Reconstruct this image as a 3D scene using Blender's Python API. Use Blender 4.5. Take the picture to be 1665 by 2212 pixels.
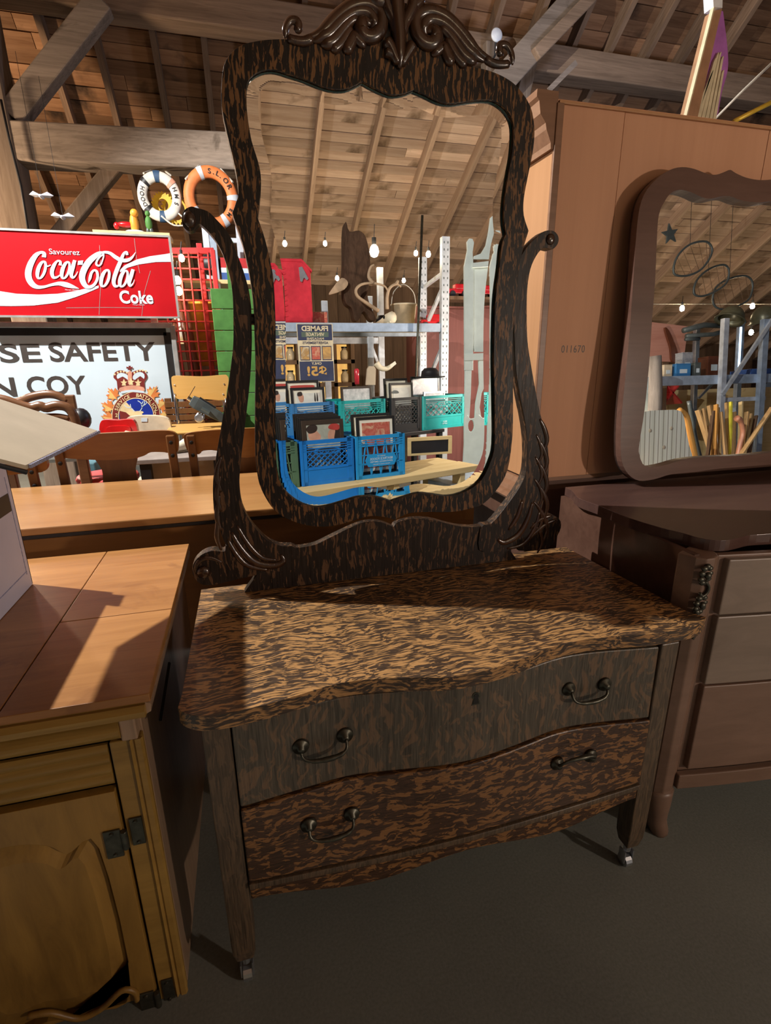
import bpy, bmesh, math, random
import numpy as np
from mathutils import Vector, Matrix
from mathutils.geometry import tessellate_polygon

random.seed(7)
for o in list(bpy.data.objects): bpy.data.objects.remove(o)
SC = bpy.context.scene
COL = SC.collection

# ------------------------------------------------------------------ camera (image 1665 x 2212)
CX, CY = 832.5, 1106.0
FPX, YAW, PITCH, ROLL, CAMH = 1112.3, .2621, .2993, .0096, 1.2853
CAM = np.array([0, 0, CAMH])
FW = np.array([math.sin(YAW)*math.cos(PITCH), math.cos(YAW)*math.cos(PITCH), -math.sin(PITCH)])
RT = np.array([math.cos(YAW), -math.sin(YAW), 0.]); DN = np.cross(FW, RT)
RT, DN = math.cos(ROLL)*RT + math.sin(ROLL)*DN, -math.sin(ROLL)*RT + math.cos(ROLL)*DN
cd = bpy.data.cameras.new('camera'); cam = bpy.data.objects.new('camera', cd); COL.objects.link(cam)
M = Matrix.Identity(4)
for i in range(3):
    M[i][0], M[i][1], M[i][2], M[i][3] = RT[i], -DN[i], -FW[i], CAM[i]
cam.matrix_world = M
cd.sensor_fit = 'HORIZONTAL'; cd.sensor_width = 36; cd.lens = 36*FPX/1665; cd.clip_start = .02; cd.clip_end = 100
SC.camera = cam

# ------------------------------------------------------------------ world, lamps, exposure
w = bpy.data.worlds.new('world'); SC.world = w; w.use_nodes = True
w.node_tree.nodes['Background'].inputs[0].default_value = (.72, .80, 1.0, 1)
w.node_tree.nodes['Background'].inputs[1].default_value = .03
def lamp(name, kind, loc, power, col, size=.05, target=None, angle=None, blend=.3):
    l = bpy.data.lights.new(name, kind); l.energy = power; l.color = col
    if kind in ('POINT', 'SPOT'): l.shadow_soft_size = size
    if kind == 'SPOT': l.spot_size = math.radians(angle); l.spot_blend = blend
    o = bpy.data.objects.new(name, l); COL.objects.link(o); o.location = loc
    if target is not None:
        o.rotation_euler = (Vector(target)-Vector(loc)).to_track_quat('-Z', 'Y').to_euler()
    return o
lamp('work_lamp_light', 'SPOT', (-2.37, 2.33, 3.84), 950, (1, .98, .94), .03, (.3, 1.8, .7), 150, .25)
lamp('aisle_lamp_light', 'POINT', (2.75, -1.7, 1.28), 112, (1, .82, .68), .06)
lamp('cool_tube_light', 'POINT', (3.6, 3.6, 2.8), 90, (.62, .72, 1), .25)
lamp('roof_fill_light', 'POINT', (-2.9, 5.4, 2.3), 210, (1, .74, .50), .10)  # added fill out of view, brightens the left roof and beams
SC.view_settings.view_transform = 'Standard'; SC.view_settings.look = 'None'
SC.view_settings.exposure = 0.30; SC.view_settings.gamma = 1.0; SC.view_settings.use_curve_mapping = False

# ------------------------------------------------------------------ pixel helpers
def ray(x, y):
    v = FW + (x-CX)/FPX*RT + (y-CY)/FPX*DN
    return v/np.linalg.norm(v)
def hit(o, d, X=None, Y=None, Z=None, pl=None):
    if pl is not None: t = ((np.array(pl[0])-o) @ np.array(pl[1]))/(d @ np.array(pl[1]))
    elif X is not None: t = (X-o[0])/d[0]
    elif Y is not None: t = (Y-o[1])/d[1]
    else: t = (Z-o[2])/d[2]
    return Vector(o+t*d)
def at(x, y, **k): return hit(CAM, ray(x, y), **k)
def mirror_fn(P0, tilt):
    n = np.array([0, -math.cos(tilt), math.sin(tilt)]); P0 = np.array(P0)
    Cr = CAM - 2*((CAM-P0) @ n)*n
    def f(x, y, **k):
        d = ray(x, y); return hit(Cr, d-2*(d @ n)*n, **k)
    return f, n
M1Y = 1.25
T1 = math.radians(1.0); T2 = math.radians(4.3)
m1, N1 = mirror_fn((0, M1Y, 1.3), T1)          # through the dressing mirror: real point with given real X, Y or Z
P2 = (1.4, 1.40, .86)
m2, N2 = mirror_fn(P2, T2)

# ------------------------------------------------------------------ materials
MATS = {}
def nt(name):
    m = bpy.data.materials.new(name); m.use_nodes = True
    t = m.node_tree; b = t.nodes['Principled BSDF']
    MATS[name] = m
    return m, t, b
def L(t, a, b): t.links.new(a, b)
def coords(t, scale, rot=(0, 0, 0), loc=(0, 0, 0)):
    tc = t.nodes.new('ShaderNodeTexCoord'); mp = t.nodes.new('ShaderNodeMapping')
    mp.inputs['Scale'].default_value = scale; mp.inputs['Rotation'].default_value = rot; mp.inputs['Location'].default_value = loc
    L(t, tc.outputs['Object'], mp.inputs['Vector']); return mp.outputs['Vector']
def noise(t, vec, scale, detail=4, dist=0., rough=.55):
    n = t.nodes.new('ShaderNodeTexNoise'); n.inputs['Scale'].default_value = scale
    n.inputs['Detail'].default_value = detail; n.inputs['Distortion'].default_value = dist; n.inputs['Roughness'].default_value = rough
    L(t, vec, n.inputs['Vector']); return n.outputs['Fac']
def ramp(t, fac, stops):
    r = t.nodes.new('ShaderNodeValToRGB'); e = r.color_ramp.elements
    while len(e) < len(stops): e.new(.5)
    for i, (p, c) in enumerate(stops):
        e[i].position = p; e[i].color = (c, c, c, 1) if isinstance(c, (int, float)) else (*c, 1)
    L(t, fac, r.inputs['Fac']); return r.outputs['Color']
def mix(t, fac, a, b, mode='MIX'):
    n = t.nodes.new('ShaderNodeMix'); n.data_type = 'RGBA'; n.blend_type = mode
    for s, v in ((0, fac), (6, a), (7, b)):
        if hasattr(v, 'links'): L(t, v, n.inputs[s])
        elif s == 0: n.inputs[0].default_value = v
        else: n.inputs[s].default_value = (*v, 1)
    return n.outputs[2]
def bump(t, b, fac, strength=.2, dist=.002):
    n = t.nodes.new('ShaderNodeBump'); n.inputs['Strength'].default_value = strength; n.inputs['Distance'].default_value = dist
    L(t, fac, n.inputs['Height']); L(t, n.outputs['Normal'], b.inputs['Normal'])
def setp(b, rough, metal=0, spec=.5):
    b.inputs['Roughness'].default_value = rough; b.inputs['Metallic'].default_value = metal
    b.inputs['Specular IOR Level'].default_value = spec
def plain(name, col, rough=.5, metal=0, spec=.5, var=.18, scale=14, emit=0, trans=0):
    if name in MATS: return MATS[name]
    m, t, b = nt(name); setp(b, rough, metal, spec)
    f = noise(t, coords(t, (1, 1, 1)), scale, 5)
    lo = tuple(max(0, c*(1-var)) for c in col); hi = tuple(min(1, c*(1+var)) for c in col)
    c = ramp(t, f, [(.3, lo), (.7, hi)]); L(t, c, b.inputs['Base Color'])
    if emit: L(t, c, b.inputs['Emission Color']); b.inputs['Emission Strength'].default_value = emit
    if trans: b.inputs['Transmission Weight'].default_value = trans
    return m
def wood(name, c1, c2, axis=0, across=60, along=4, rough=.45, spec=.4, stains=None, rnd=0, bmp=.15, bulk=.5):
    if name in MATS: return MATS[name]
    m, t, b = nt(name); setp(b, rough, 0, spec)
    s = [across]*3; s[axis] = along
    v = coords(t, tuple(s))
    f = noise(t, v, 1, 6, .8, .65)
    g = noise(t, coords(t, tuple(x*.16 for x in s)), 1, 3, .6)
    a = t.nodes.new('ShaderNodeMath'); a.operation = 'MULTIPLY_ADD'; a.inputs[1].default_value = 1-bulk
    mm = t.nodes.new('ShaderNodeMath'); mm.operation = 'MULTIPLY'; mm.inputs[1].default_value = bulk
    L(t, g, mm.inputs[0]); L(t, f, a.inputs[0]); L(t, mm.outputs[0], a.inputs[2])
    c = ramp(t, a.outputs[0], [(.34, c1), (.66, c2)])
    if stains:
        sf = noise(t, coords(t, (1, 1, 1)), stains[1], 5, .5)
        sm = ramp(t, sf, [(stains[2], 0), (stains[2]+.14, 1)])
        c = mix(t, sm, c, stains[0])
    if rnd:
        oi = t.nodes.new('ShaderNodeObjectInfo')
        rr = ramp(t, oi.outputs['Random'], [(0, 1-rnd), (1, 1+rnd*.6)])
        c = mix(t, 1.0, c, rr, 'MULTIPLY')
    L(t, c, b.inputs['Base Color']); bump(t, b, f, bmp, .002)
    return m
def oak(name, base, fleck, axis=0, fx=7, fy=55, rot=(0, 0, 0), thr=.53, rough=.32, warp=.05, wscale=5, edge=.0, spec=.5, mod=.12, det=3):
    """quarter-sawn oak: dark ground, paler ray flecks stretched along one axis and warped"""
    m, t, b = nt(name); setp(b, rough, 0, spec)
    tc = t.nodes.new('ShaderNodeTexCoord')
    wn = t.nodes.new('ShaderNodeTexNoise'); wn.inputs['Scale'].default_value = wscale; wn.inputs['Detail'].default_value = 2
    L(t, tc.outputs['Object'], wn.inputs['Vector'])
    sub = t.nodes.new('ShaderNodeVectorMath'); sub.operation = 'SUBTRACT'; sub.inputs[1].default_value = (.5, .5, .5)
    L(t, wn.outputs['Color'], sub.inputs[0])
    sc = t.nodes.new('ShaderNodeVectorMath'); sc.operation = 'SCALE'; sc.inputs['Scale'].default_value = warp*2
    L(t, sub.outputs[0], sc.inputs[0])
    ad = t.nodes.new('ShaderNodeVectorMath'); ad.operation = 'ADD'
    L(t, tc.outputs['Object'], ad.inputs[0]); L(t, sc.outputs[0], ad.inputs[1])
    mp = t.nodes.new('ShaderNodeMapping'); s = [fy]*3; s[axis] = fx
    mp.inputs['Scale'].default_value = s; mp.inputs['Rotation'].default_value = rot
    L(t, ad.outputs[0], mp.inputs['Vector'])
    f = noise(t, mp.outputs['Vector'], 1, det, .35, .55)
    lowf = noise(t, coords(t, (1, 1, 1)), wscale*1.3, 2, .5)
    md = t.nodes.new('ShaderNodeMath'); md.operation = 'MULTIPLY_ADD'; md.inputs[1].default_value = mod; L(t, lowf, md.inputs[0]); L(t, f, md.inputs[2])
    sb_ = t.nodes.new('ShaderNodeMath'); sb_.operation = 'SUBTRACT'; sb_.inputs[1].default_value = mod*.5; L(t, md.outputs[0], sb_.inputs[0]); f = sb_.outputs[0]
    mask = ramp(t, f, [(thr-edge, 0), (thr+.03+edge, 1)])
    s2 = [420]*3; s2[axis] = 14
    g = noise(t, coords(t, tuple(s2), rot), 1, 3, 0, .6)
    gb = ramp(t, g, [(.3, tuple(c*.55 for c in base)), (.72, tuple(c*1.9 for c in base))])
    gf = ramp(t, g, [(.3, tuple(c*.75 for c in fleck)), (.72, tuple(c*1.2 for c in fleck))])
    c = mix(t, mask, gb, gf); L(t, c, b.inputs['Base Color'])
    bump(t, b, g, .25, .0012)
    r = ramp(t, g, [(.2, rough*.8), (.8, rough*1.35)]); L(t, r, b.inputs['Roughness'])
    return m

oak('oak_top', (.040, .024, .015), (.37, .195, .072), 0, 26, 200, thr=.505, rough=.34, warp=.030, wscale=8, edge=.03, mod=.25)
oak('oak_drawer', (.060, .048, .034), (.145, .090, .052), 2, 12, 70, thr=.53, rough=.36, warp=.045, wscale=10, edge=.02)
oak('oak_drawer_low', (.042, .020, .010), (.21, .098, .034), 0, 32, 125, thr=.52, rough=.36, warp=.020, wscale=16, mod=.2)
oak('oak_leg', (.060, .040, .024), (.11, .07, .04), 2, 8, 150, thr=.52, rough=.4)
oak('oak_frame', (.0090, .0055, .0040), (.15, .070, .026), 2, 26, 165, rot=(0, .30, 0), thr=.53, rough=.42, warp=.012, wscale=14, spec=.25)  # oak of the top, coloured darker because the work lamp misses the frame
oak('oak_harp', (.014, .0088, .0064), (.105, .054, .027), 2, 20, 130, rot=(0, .55, 0), thr=.555, rough=.42, warp=.014, wscale=12, spec=.25)
wood('carved_oak', (.016, .008, .005), (.075, .033, .016), 2, 60, 8, rough=.2, spec=.7)
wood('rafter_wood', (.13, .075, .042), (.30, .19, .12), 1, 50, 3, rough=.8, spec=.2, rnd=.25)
wood('rafter_wood_lit', (.32, .20, .13), (.60, .42, .29), 1, 50, 3, rough=.8, spec=.2, rnd=.2)  # front rafters coloured paler to stand in for bulb light
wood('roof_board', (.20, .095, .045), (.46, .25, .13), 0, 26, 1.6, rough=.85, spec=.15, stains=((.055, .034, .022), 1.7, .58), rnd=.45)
wood('roof_board_lit', (.42, .275, .185), (.74, .55, .41), 0, 30, 1.6, rough=.85, spec=.15, stains=((.20, .13, .08), 1.7, .58), rnd=.35)  # paler copy of the roof boards; bulb light is put into the colour
wood('beam_grey', (.15, .115, .088), (.36, .285, .225), 0, 40, 2.5, rough=.85, spec=.15, stains=((.06, .042, .028), 4, .62))
wood('beam_grey_v', (.14, .10, .072), (.30, .23, .175), 2, 40, 2.5, rough=.85, spec=.15)
wood('purlin_wood', (.16, .105, .07), (.38, .26, .175), 0, 40, 2, rough=.85, spec=.15)
wood('table_maple', (.30, .135, .044), (.43, .215, .075), 0, 34, 3, rough=.28, spec=.5)
wood('table_front', (.20, .085, .024), (.27, .12, .036), 0, 40, 3, rough=.35)
wood('cab_top', (.25, .105, .030), (.42, .20, .065), 0, 44, 4, rough=.3, spec=.5, stains=((.16, .06, .018), 7, .6))
wood('cab_side', (.17, .10, .055), (.34, .22, .14), 2, 40, 3, rough=.35, spec=.5)
wood('cab_front', (.19, .105, .022), (.36, .21, .050), 0, 30, 4, rough=.42, spec=.4)
wood('cab_door', (.15, .076, .015), (.33, .18, .038), 2, 26, 5, rough=.42, spec=.4)
wood('hutch_back', (.50, .255, .145), (.57, .30, .175), 2, 26, 1.2, rough=.6, spec=.25, bmp=.05)
wood('hutch_side', (.38, .19, .085), (.46, .24, .115), 2, 30, 1.5, rough=.4, spec=.35, bmp=.05)
wood('hutch_trim', (.16, .075, .038), (.27, .14, .08), 0, 30, 2, rough=.4)
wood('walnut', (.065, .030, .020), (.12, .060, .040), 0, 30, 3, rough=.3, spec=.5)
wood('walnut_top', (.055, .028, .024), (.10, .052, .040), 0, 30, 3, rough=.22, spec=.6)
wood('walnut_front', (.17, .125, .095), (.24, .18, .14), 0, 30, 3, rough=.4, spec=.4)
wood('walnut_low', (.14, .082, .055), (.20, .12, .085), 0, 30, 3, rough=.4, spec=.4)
wood('vanity_wood', (.085, .042, .030), (.15, .080, .060), 0, 30, 3, rough=.32, spec=.45)
wood('chair_wood', (.24, .095, .022), (.38, .17, .045), 0, 26, 3, rough=.32, spec=.5)
wood('chair_dark', (.12, .045, .014), (.21, .09, .03), 2, 26, 3, rough=.35, spec=.5)
wood('ornate_wood', (.12, .050, .022), (.24, .11, .05), 0, 40, 4, rough=.32, spec=.5)
wood('ply', (.66, .36, .095), (.76, .46, .15), 0, 20, 2, rough=.35, spec=.4, bmp=.05)
wood('plank_pine', (.62, .45, .20), (.80, .63, .34), 0, 30, 2, rough=.7, spec=.2, stains=((.45, .30, .14), 6, .66))
wood('handle_wood', (.36, .21, .085), (.62, .42, .20), 2, 60, 4, rough=.6, spec=.3, rnd=.5)
wood('wall_wood', (.085, .05, .03), (.21, .13, .08), 2, 20, 1.2, rough=.8, spec=.2, rnd=.35)
wood('red_door', (.16, .05, .045), (.25, .09, .075), 2, 30, 2, rough=.6)
wood('pink_board', (.50, .22, .16), (.62, .32, .24), 0, 30, 2, rough=.7)
def concrete():
    m, t, b = nt('floor_concrete'); setp(b, .75, 0, .3)
    a = noise(t, coords(t, (1, 1, 1)), 2.2, 6, .4); g = noise(t, coords(t, (1, 1, 1)), 160, 3)
    c = mix(t, .25, ramp(t, a, [(.3, (.140, .148, .125)), (.7, (.190, .200, .170))]), ramp(t, g, [(.3, .09), (.7, .26)]))
    L(t, c, b.inputs['Base Color']); bump(t, b, g, .15, .002)
concrete()
m, t, b = nt('mirror_glass'); setp(b, .004, 1.0); 
L(t, ramp(t, noise(t, coords(t, (1, 1, 1)), 6, 3), [(.2, (.86, .86, .84)), (.8, (.93, .93, .90))]), b.inputs['Base Color'])
plain('glass_edge', (.012, .055, .040), .1, 0, .7)
plain('black_backing', (.008, .007, .006), .8)
plain('bronze', (.075, .072, .055), .38, .75, .5, .35, 60)
plain('steel', (.55, .58, .62), .3, .9)
plain('chrome', (.75, .75, .78), .12, 1)
plain('cardboard', (.50, .42, .31), .85, 0, .2, .08, 9)
plain('carton_white', (.50, .47, .52), .55, 0, .3, .06, 5)
plain('carton_edge', (.30, .30, .40), .8, 0, .2, .3, 200)
plain('black_paint', (.012, .012, .015), .45)
plain('dark_ink', (.075, .055, .048), .5, 0, .4, .12)
plain('rope', (.62, .58, .50), .9)
plain('cable', (.02, .02, .022), .6)
plain('gun_grey', (.10, .12, .12), .4, .3)

# ------------------------------------------------------------------ mesh helpers
def wloc(o):
    v = Vector((0, 0, 0))
    while o is not None: v += o.location; o = o.parent
    return v
class MB:
    def __init__(s): s.v = []; s.f = []
    def add(s, vs, fs):
        n = len(s.v); s.v += [tuple(v) for v in vs]; s.f += [tuple(i+n for i in f) for f in fs]; return s
    def box(s, c, d, R=None):
        vs = []
        for z in (-.5, .5):
            for y in (-.5, .5):
                for x in (-.5, .5):
                    p = Vector((x*d[0], y*d[1], z*d[2]))
                    if R is not None: p = R @ p
                    vs.append(p+Vector(c))
        return s.add(vs, [(0, 2, 3, 1), (4, 5, 7, 6), (0, 1, 5, 4), (2, 6, 7, 3), (0, 4, 6, 2), (1, 3, 7, 5)])
    def bar(s, a, b, w, h, up=(0, 0, 1)):
        a, b = Vector(a), Vector(b); d = b-a; X = d.normalized(); U = Vector(up)
        Yv = U.cross(X)
        if Yv.length < 1e-4: Yv = Vector((0, 1, 0)).cross(X)
        Yv.normalize(); Z = X.cross(Yv)
        R = Matrix((X, Yv, Z)).transposed()
        return s.box((a+b)/2, (d.length, w, h), R)
    def slab(s, loops, vec):
        """loops: outer (+holes) of 3D points lying in a plane; extruded by vec"""
        vec = Vector(vec); loops = [[Vector(p) for p in l] for l in loops]
        tri = tessellate_polygon(loops); flat = [p for l in loops for p in l]; n = len(flat)
        nrm = Vector((0, 0, 0)); o = loops[0]
        for i in range(len(o)): nrm += o[i].cross(o[(i+1) % len(o)])
        fs = []
        for a, b, c in tri:
            k = (flat[b]-flat[a]).cross(flat[c]-flat[a]).dot(vec)
            if k > 0: a, c = c, a
            fs.append((a, b, c)); fs.append((c+n, b+n, a+n))
        base = 0
        for li, l in enumerate(loops):
            m = len(l); 
            nl = Vector((0, 0, 0))
            for i in range(m): nl += l[i].cross(l[(i+1) % m])
            ccw = nl.dot(vec) > 0
            if li > 0: ccw = not ccw
            for i in range(m):
                a, b = base+i, base+(i+1) % m
                fs.append((a, b, b+n, a+n) if ccw else (b, a, a+n, b+n))
            base += m
        return s.add(flat+[p+vec for p in flat], fs)
    def flat(s, loops):
        loops = [[Vector(p) for p in l] for l in loops]
        flat = [p for l in loops for p in l]
        return s.add(flat, [tuple(x) for x in tessellate_polygon(loops)])
    def tube(s, path, r, n=8, closed=False, flatn=None, caps=True):
        P = [Vector(p) for p in path]; k = len(P)
        rs = r if isinstance(r, (list, tuple)) else [r]*k
        rings = []; prev = None
        for i in range(k):
            if closed: d = P[(i+1) % k]-P[i-1]
            else: d = P[min(i+1, k-1)]-P[max(i-1, 0)]
            d.normalize()
            if prev is None:
                u = Vector((0, 0, 1)) if abs(d.z) < .9 else Vector((1, 0, 0))
                u = (u-d*u.dot(d)).normalized()
            else:
                u = prev-d*prev.dot(d)
                if u.length < 1e-6: u = d.orthogonal()
                u.normalize()
            prev = u; v = d.cross(u)
            ring = []
            for j in range(n):
                a = 2*math.pi*j/n; q = (u*math.cos(a)+v*math.sin(a))*rs[i]
                if flatn is not None: q -= flatn[0]*q.dot(flatn[0])*(1-flatn[1])
                ring.append(P[i]+q)
            rings.append(ring)
        vs = [p for ri in rings for p in ri]; fs = []
        for i in range(k if closed else k-1):
            a, b = i*n, ((i+1) % k)*n
            for j in range(n): fs.append((a+j, a+(j+1) % n, b+(j+1) % n, b+j))
        if not closed and caps:
            fs.append(tuple(range(n))[::-1]); fs.append(tuple((k-1)*n+j for j in range(n)))
        return s.add(vs, fs)
    def lathe(s, prof, c=(0, 0, 0), n=16, R=None):
        vs = []; fs = []; m = len(prof); c = Vector(c)
        for j in range(n):
            a = 2*math.pi*j/n
            for r, z in prof:
                p = Vector((r*math.cos(a), r*math.sin(a), z))
                if R is not None: p = R @ p
                vs.append(p+c)
        for j in range(n):
            for i in range(m-1):
                a, b = j*m+i, ((j+1) % n)*m+i
                fs.append((a, b, b+1, a+1))
        return s.add(vs, fs)
    def ball(s, c, r, R=None, n=12, m=8):
        r = r if isinstance(r, (list, tuple)) else (r, r, r)
        prof = [(math.sin(math.pi*i/m), -math.cos(math.pi*i/m)) for i in range(m+1)]
        vs0 = len(s.v); s.lathe(prof, (0, 0, 0), n)
        for i in range(vs0, len(s.v)):
            p = Vector((s.v[i][0]*r[0], s.v[i][1]*r[1], s.v[i][2]*r[2]))
            if R is not None: p = R @ p
            s.v[i] = tuple(p+Vector(c))
        return s
    def sweep(s, prof, a, b, n, up):
        """prof: 2D (out, up) profile extruded from a to b; n: outward dir"""
        a, b, n, up = Vector(a), Vector(b), Vector(n), Vector(up); k = len(prof)
        A = [a+n*p+up*q for p, q in prof]; B = [b+n*p+up*q for p, q in prof]
        fs = [(i, (i+1) % k, k+(i+1) % k, k+i) for i in range(k)]
        fs += [tuple(range(k))[::-1], tuple(range(k, 2*k))]
        return s.add(A+B, fs)
    def xf(s, Mx):
        s.v = [tuple(Mx @ Vector(v)) for v in s.v]; return s
    def build(s, name, mat, parent=None, world=True, smooth=False, bevel=0, seg=2, fix=True, angle=35):
        me = bpy.data.meshes.new(name)
        off = wloc(parent) if (parent is not None and world) else Vector((0, 0, 0))
        me.from_pydata([(v[0]-off.x, v[1]-off.y, v[2]-off.z) for v in s.v], [], s.f)
        if fix:
            bm = bmesh.new(); bm.from_mesh(me)
            bmesh.ops.remove_doubles(bm, verts=bm.verts, dist=1e-6)
            bmesh.ops.recalc_face_normals(bm, faces=bm.faces); bm.to_mesh(me); bm.free()
        me.materials.append(MATS[mat] if isinstance(mat, str) else mat)
        if smooth: me.shade_smooth()
        o = bpy.data.objects.new(name, me); COL.objects.link(o)
        if parent is not None: o.parent = parent
        if bevel:
            bv = o.modifiers.new('bevel', 'BEVEL'); bv.width = bevel; bv.segments = seg
            bv.limit_method = 'ANGLE'; bv.angle_limit = math.radians(angle); bv.harden_normals = False
        if smooth == 'auto':
            pass
        return o
def tag(o, label, cat=None, group=None, kind=None):
    o['label'] = label
    if cat: o['category'] = cat
    if group: o['group'] = group
    if kind: o['kind'] = kind
    return o
def thing(name, label, cat, loc=(0, 0, 0), rz=0, group=None, kind=None):
    o = bpy.data.objects.new(name, None); COL.objects.link(o); o.empty_display_size = .05
    o.location = loc; o.rotation_euler = (0, 0, rz)
    return tag(o, label, cat, group, kind)
def copy_tree(o, parent=None):
    c = o.copy(); COL.objects.link(c); c.parent = parent
    for ch in o.children: copy_tree(ch, c)
    return c
def crom(pts, sub=4, closed=True):
    """Catmull-Rom through points; a point given twice makes a corner"""
    P = [Vector(p) for p in pts]; n = len(P); out = []
    rng = range(n) if closed else range(n-1)
    for i in rng:
        g = (lambda k: P[k % n]) if closed else (lambda k: P[max(0, min(n-1, k))])
        p0, p1, p2, p3 = g(i-1), g(i), g(i+1), g(i+2)
        if (p2-p1).length < 1e-7: continue
        for j in range(sub):
            u = j/sub
            out.append(.5*((2*p1)+(p2-p0)*u+(2*p0-5*p1+4*p2-p3)*u*u+(3*p1-p0-3*p2+p3)*u**3))
    if not closed: out.append(P[-1])
    return out
def px_loop(pts, sub=4, closed=True, **k): return crom([at(x, y, **k) for x, y in pts], sub, closed)
def text_mesh(body, bold=.0, shear=0, spacing=1.0):
    c = bpy.data.curves.new('lettering', 'FONT'); c.body = body; c.size = 1; c.offset = bold; c.shear = shear; c.space_character = spacing
    c.resolution_u = 4
    o = bpy.data.objects.new('lettering_tmp', c); COL.objects.link(o)
    bpy.context.view_layer.update()
    me = bpy.data.meshes.new_from_object(o.evaluated_get(bpy.context.evaluated_depsgraph_get()))
    vs = [v.co.copy() for v in me.vertices]; fs = [tuple(p.vertices) for p in me.polygons]
    bpy.data.objects.remove(o); bpy.data.meshes.remove(me); bpy.data.curves.remove(c)
    return vs, fs
def text_fit(mb, body, o, ux, uy, w, h, bold=.0, shear=0, spacing=1.0):
    """lay text in the box with lower-left corner o, unit axes ux, uy, size w x h"""
    vs, fs = text_mesh(body, bold, shear, spacing)
    x0 = min(v.x for v in vs); x1 = max(v.x for v in vs); y0 = min(v.y for v in vs); y1 = max(v.y for v in vs)
    o, ux, uy = Vector(o), Vector(ux), Vector(uy)
    mb.add([o+ux*((v.x-x0)/(x1-x0)*w)+uy*((v.y-y0)/(y1-y0)*h) for v in vs], fs)
CKD = [0]
def stroke(mb, pts, fn, closed=False, sub=5):
    """calligraphic stroke: (x, y, width) in drawing units mapped to 3D by fn"""
    CKD[0] += .00025
    P = crom([Vector((a, b, c)) for a, b, c in pts], sub, closed); n = len(P); Lf = []; Rf = []
    for i in range(n):
        d = (P[(i+1) % n]-P[i-1]) if closed else (P[min(i+1, n-1)]-P[max(i-1, 0)])
        d = Vector((d.x, d.y, 0)); d.normalize(); q = Vector((-d.y, d.x, 0))*max(P[i].z, .5)*.5
        b = Vector((P[i].x, P[i].y, 0)); Lf.append(b+q); Rf.append(b-q)
    vs = [fn(p.x, p.y) for p in Lf]+[fn(p.x, p.y) for p in Rf]
    fs = [(i, (i+1) % n, n+(i+1) % n, n+i) for i in range(n if closed else n-1)]
    mb.add(vs, fs)

# ================================================================== STRUCTURE
fl = MB().box((3, 0, -.05), (26, 26, .1)).build('floor', 'floor_concrete')
tag(fl, 'dull grey concrete floor in deep shade', 'floor', kind='structure')

AB, MBK = 10.0, .85            # back roof slope  z = AB - MBK*y
AF, MFR = 6.6, .5              # front roof slope z = AF + MFR*y
RY = (AF-AB)/-(MBK+MFR); RZ = AB-MBK*RY
ceil = thing('ceiling', 'rear roof slope of dark brown boards on rafters', 'ceiling', kind='structure')
board_me = []
for Lb in (3.2, 3.9, 4.6, 5.3):
    for wv in (.128, .134):
        o = MB().box((0, 0, 0), (Lb, wv, .022)).build('board', 'roof_board'); board_me.append((Lb, o.data)); bpy.data.objects.remove(o)
def slope(ceil, bmat, m_, sgn, y0, y1, x0, x1, raf_x, raf_mat, raf_len):
    th = math.atan(m_); nB = 0
    s0 = abs(y0-RY)/math.cos(th); s1 = abs(y1-RY)/math.cos(th)
    R = Matrix.Rotation(-th*sgn, 4, 'X')
    s = s0
    while s < s1:
        x = x0-random.random()*2
        while x < x1:
            Lb, me = random.choice(board_me)
            o = bpy.data.objects.new('board', me); COL.objects.link(o); o.parent = ceil
            o.material_slots[0].link = 'OBJECT'; o.material_slots[0].material = MATS[bmat]
            y = RY+sgn*s*math.cos(th); z = RZ-s*math.sin(th)
            o.location = (x+Lb/2, y, z+random.uniform(-.006, .006)); o.rotation_euler = (-th*sgn, 0, 0)
            x += Lb+.006; nB += 1
        s += .139
    me = None
    for X in raf_x:
        if me is None:
            o = MB().box((0, 0, 0), (.058, raf_len, .15)).build('rafter', raf_mat, ceil); me = o.data
        else:
            o = bpy.data.objects.new('rafter', me); COL.objects.link(o); o.parent = ceil
        sm = s0+raf_len/2; nv = Vector((0, sgn*math.sin(th), math.cos(th)))
        c = Vector((X+random.uniform(-.02, .02), RY+sgn*sm*math.cos(th), RZ-sm*math.sin(th))) - nv*.088
        o.location = c; o.rotation_euler = (-th*sgn, 0, random.uniform(-.006, .006))
    return nB
plB = ((0, 0, AB), (0, MBK, 1)); plF = ((0, 0, AF), (0, -MFR, 1))
xb = at(322, 40, pl=plB).x; dxb = (at(440, 50, pl=plB).x-at(75, 0, pl=plB).x)/3
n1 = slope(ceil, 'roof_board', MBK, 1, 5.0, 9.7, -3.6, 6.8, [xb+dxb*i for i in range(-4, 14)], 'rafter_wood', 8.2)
xf0 = m1(690, 235, pl=plF).x; dxf = m1(820, 235, pl=plF).x-xf0
ceil2 = thing('ceiling', 'front roof slope of boards coloured paler for bulb light, seen in the mirrors', 'ceiling', kind='structure')
n2 = slope(ceil2, 'roof_board_lit', MFR, -1, -1.2, -8.2, -.2, 13.0, [xf0+dxf*i for i in range(-3, 17)], 'rafter_wood_lit', 9.4)
# dark sheathing behind the boards, whole roof
th = math.atan(MBK); MB().bar((3, RY, RZ+.04), (3, 11.5, AB-MBK*11.5+.04), .03, 24, (1, 0, 0)).build('roof_sheathing', 'roof_board', ceil)
MB().bar((3, RY, RZ+.04), (3, -10, AF-MFR*10+.04), .03, 24, (1, 0, 0)).build('roof_sheathing', 'roof_board', ceil2)
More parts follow.
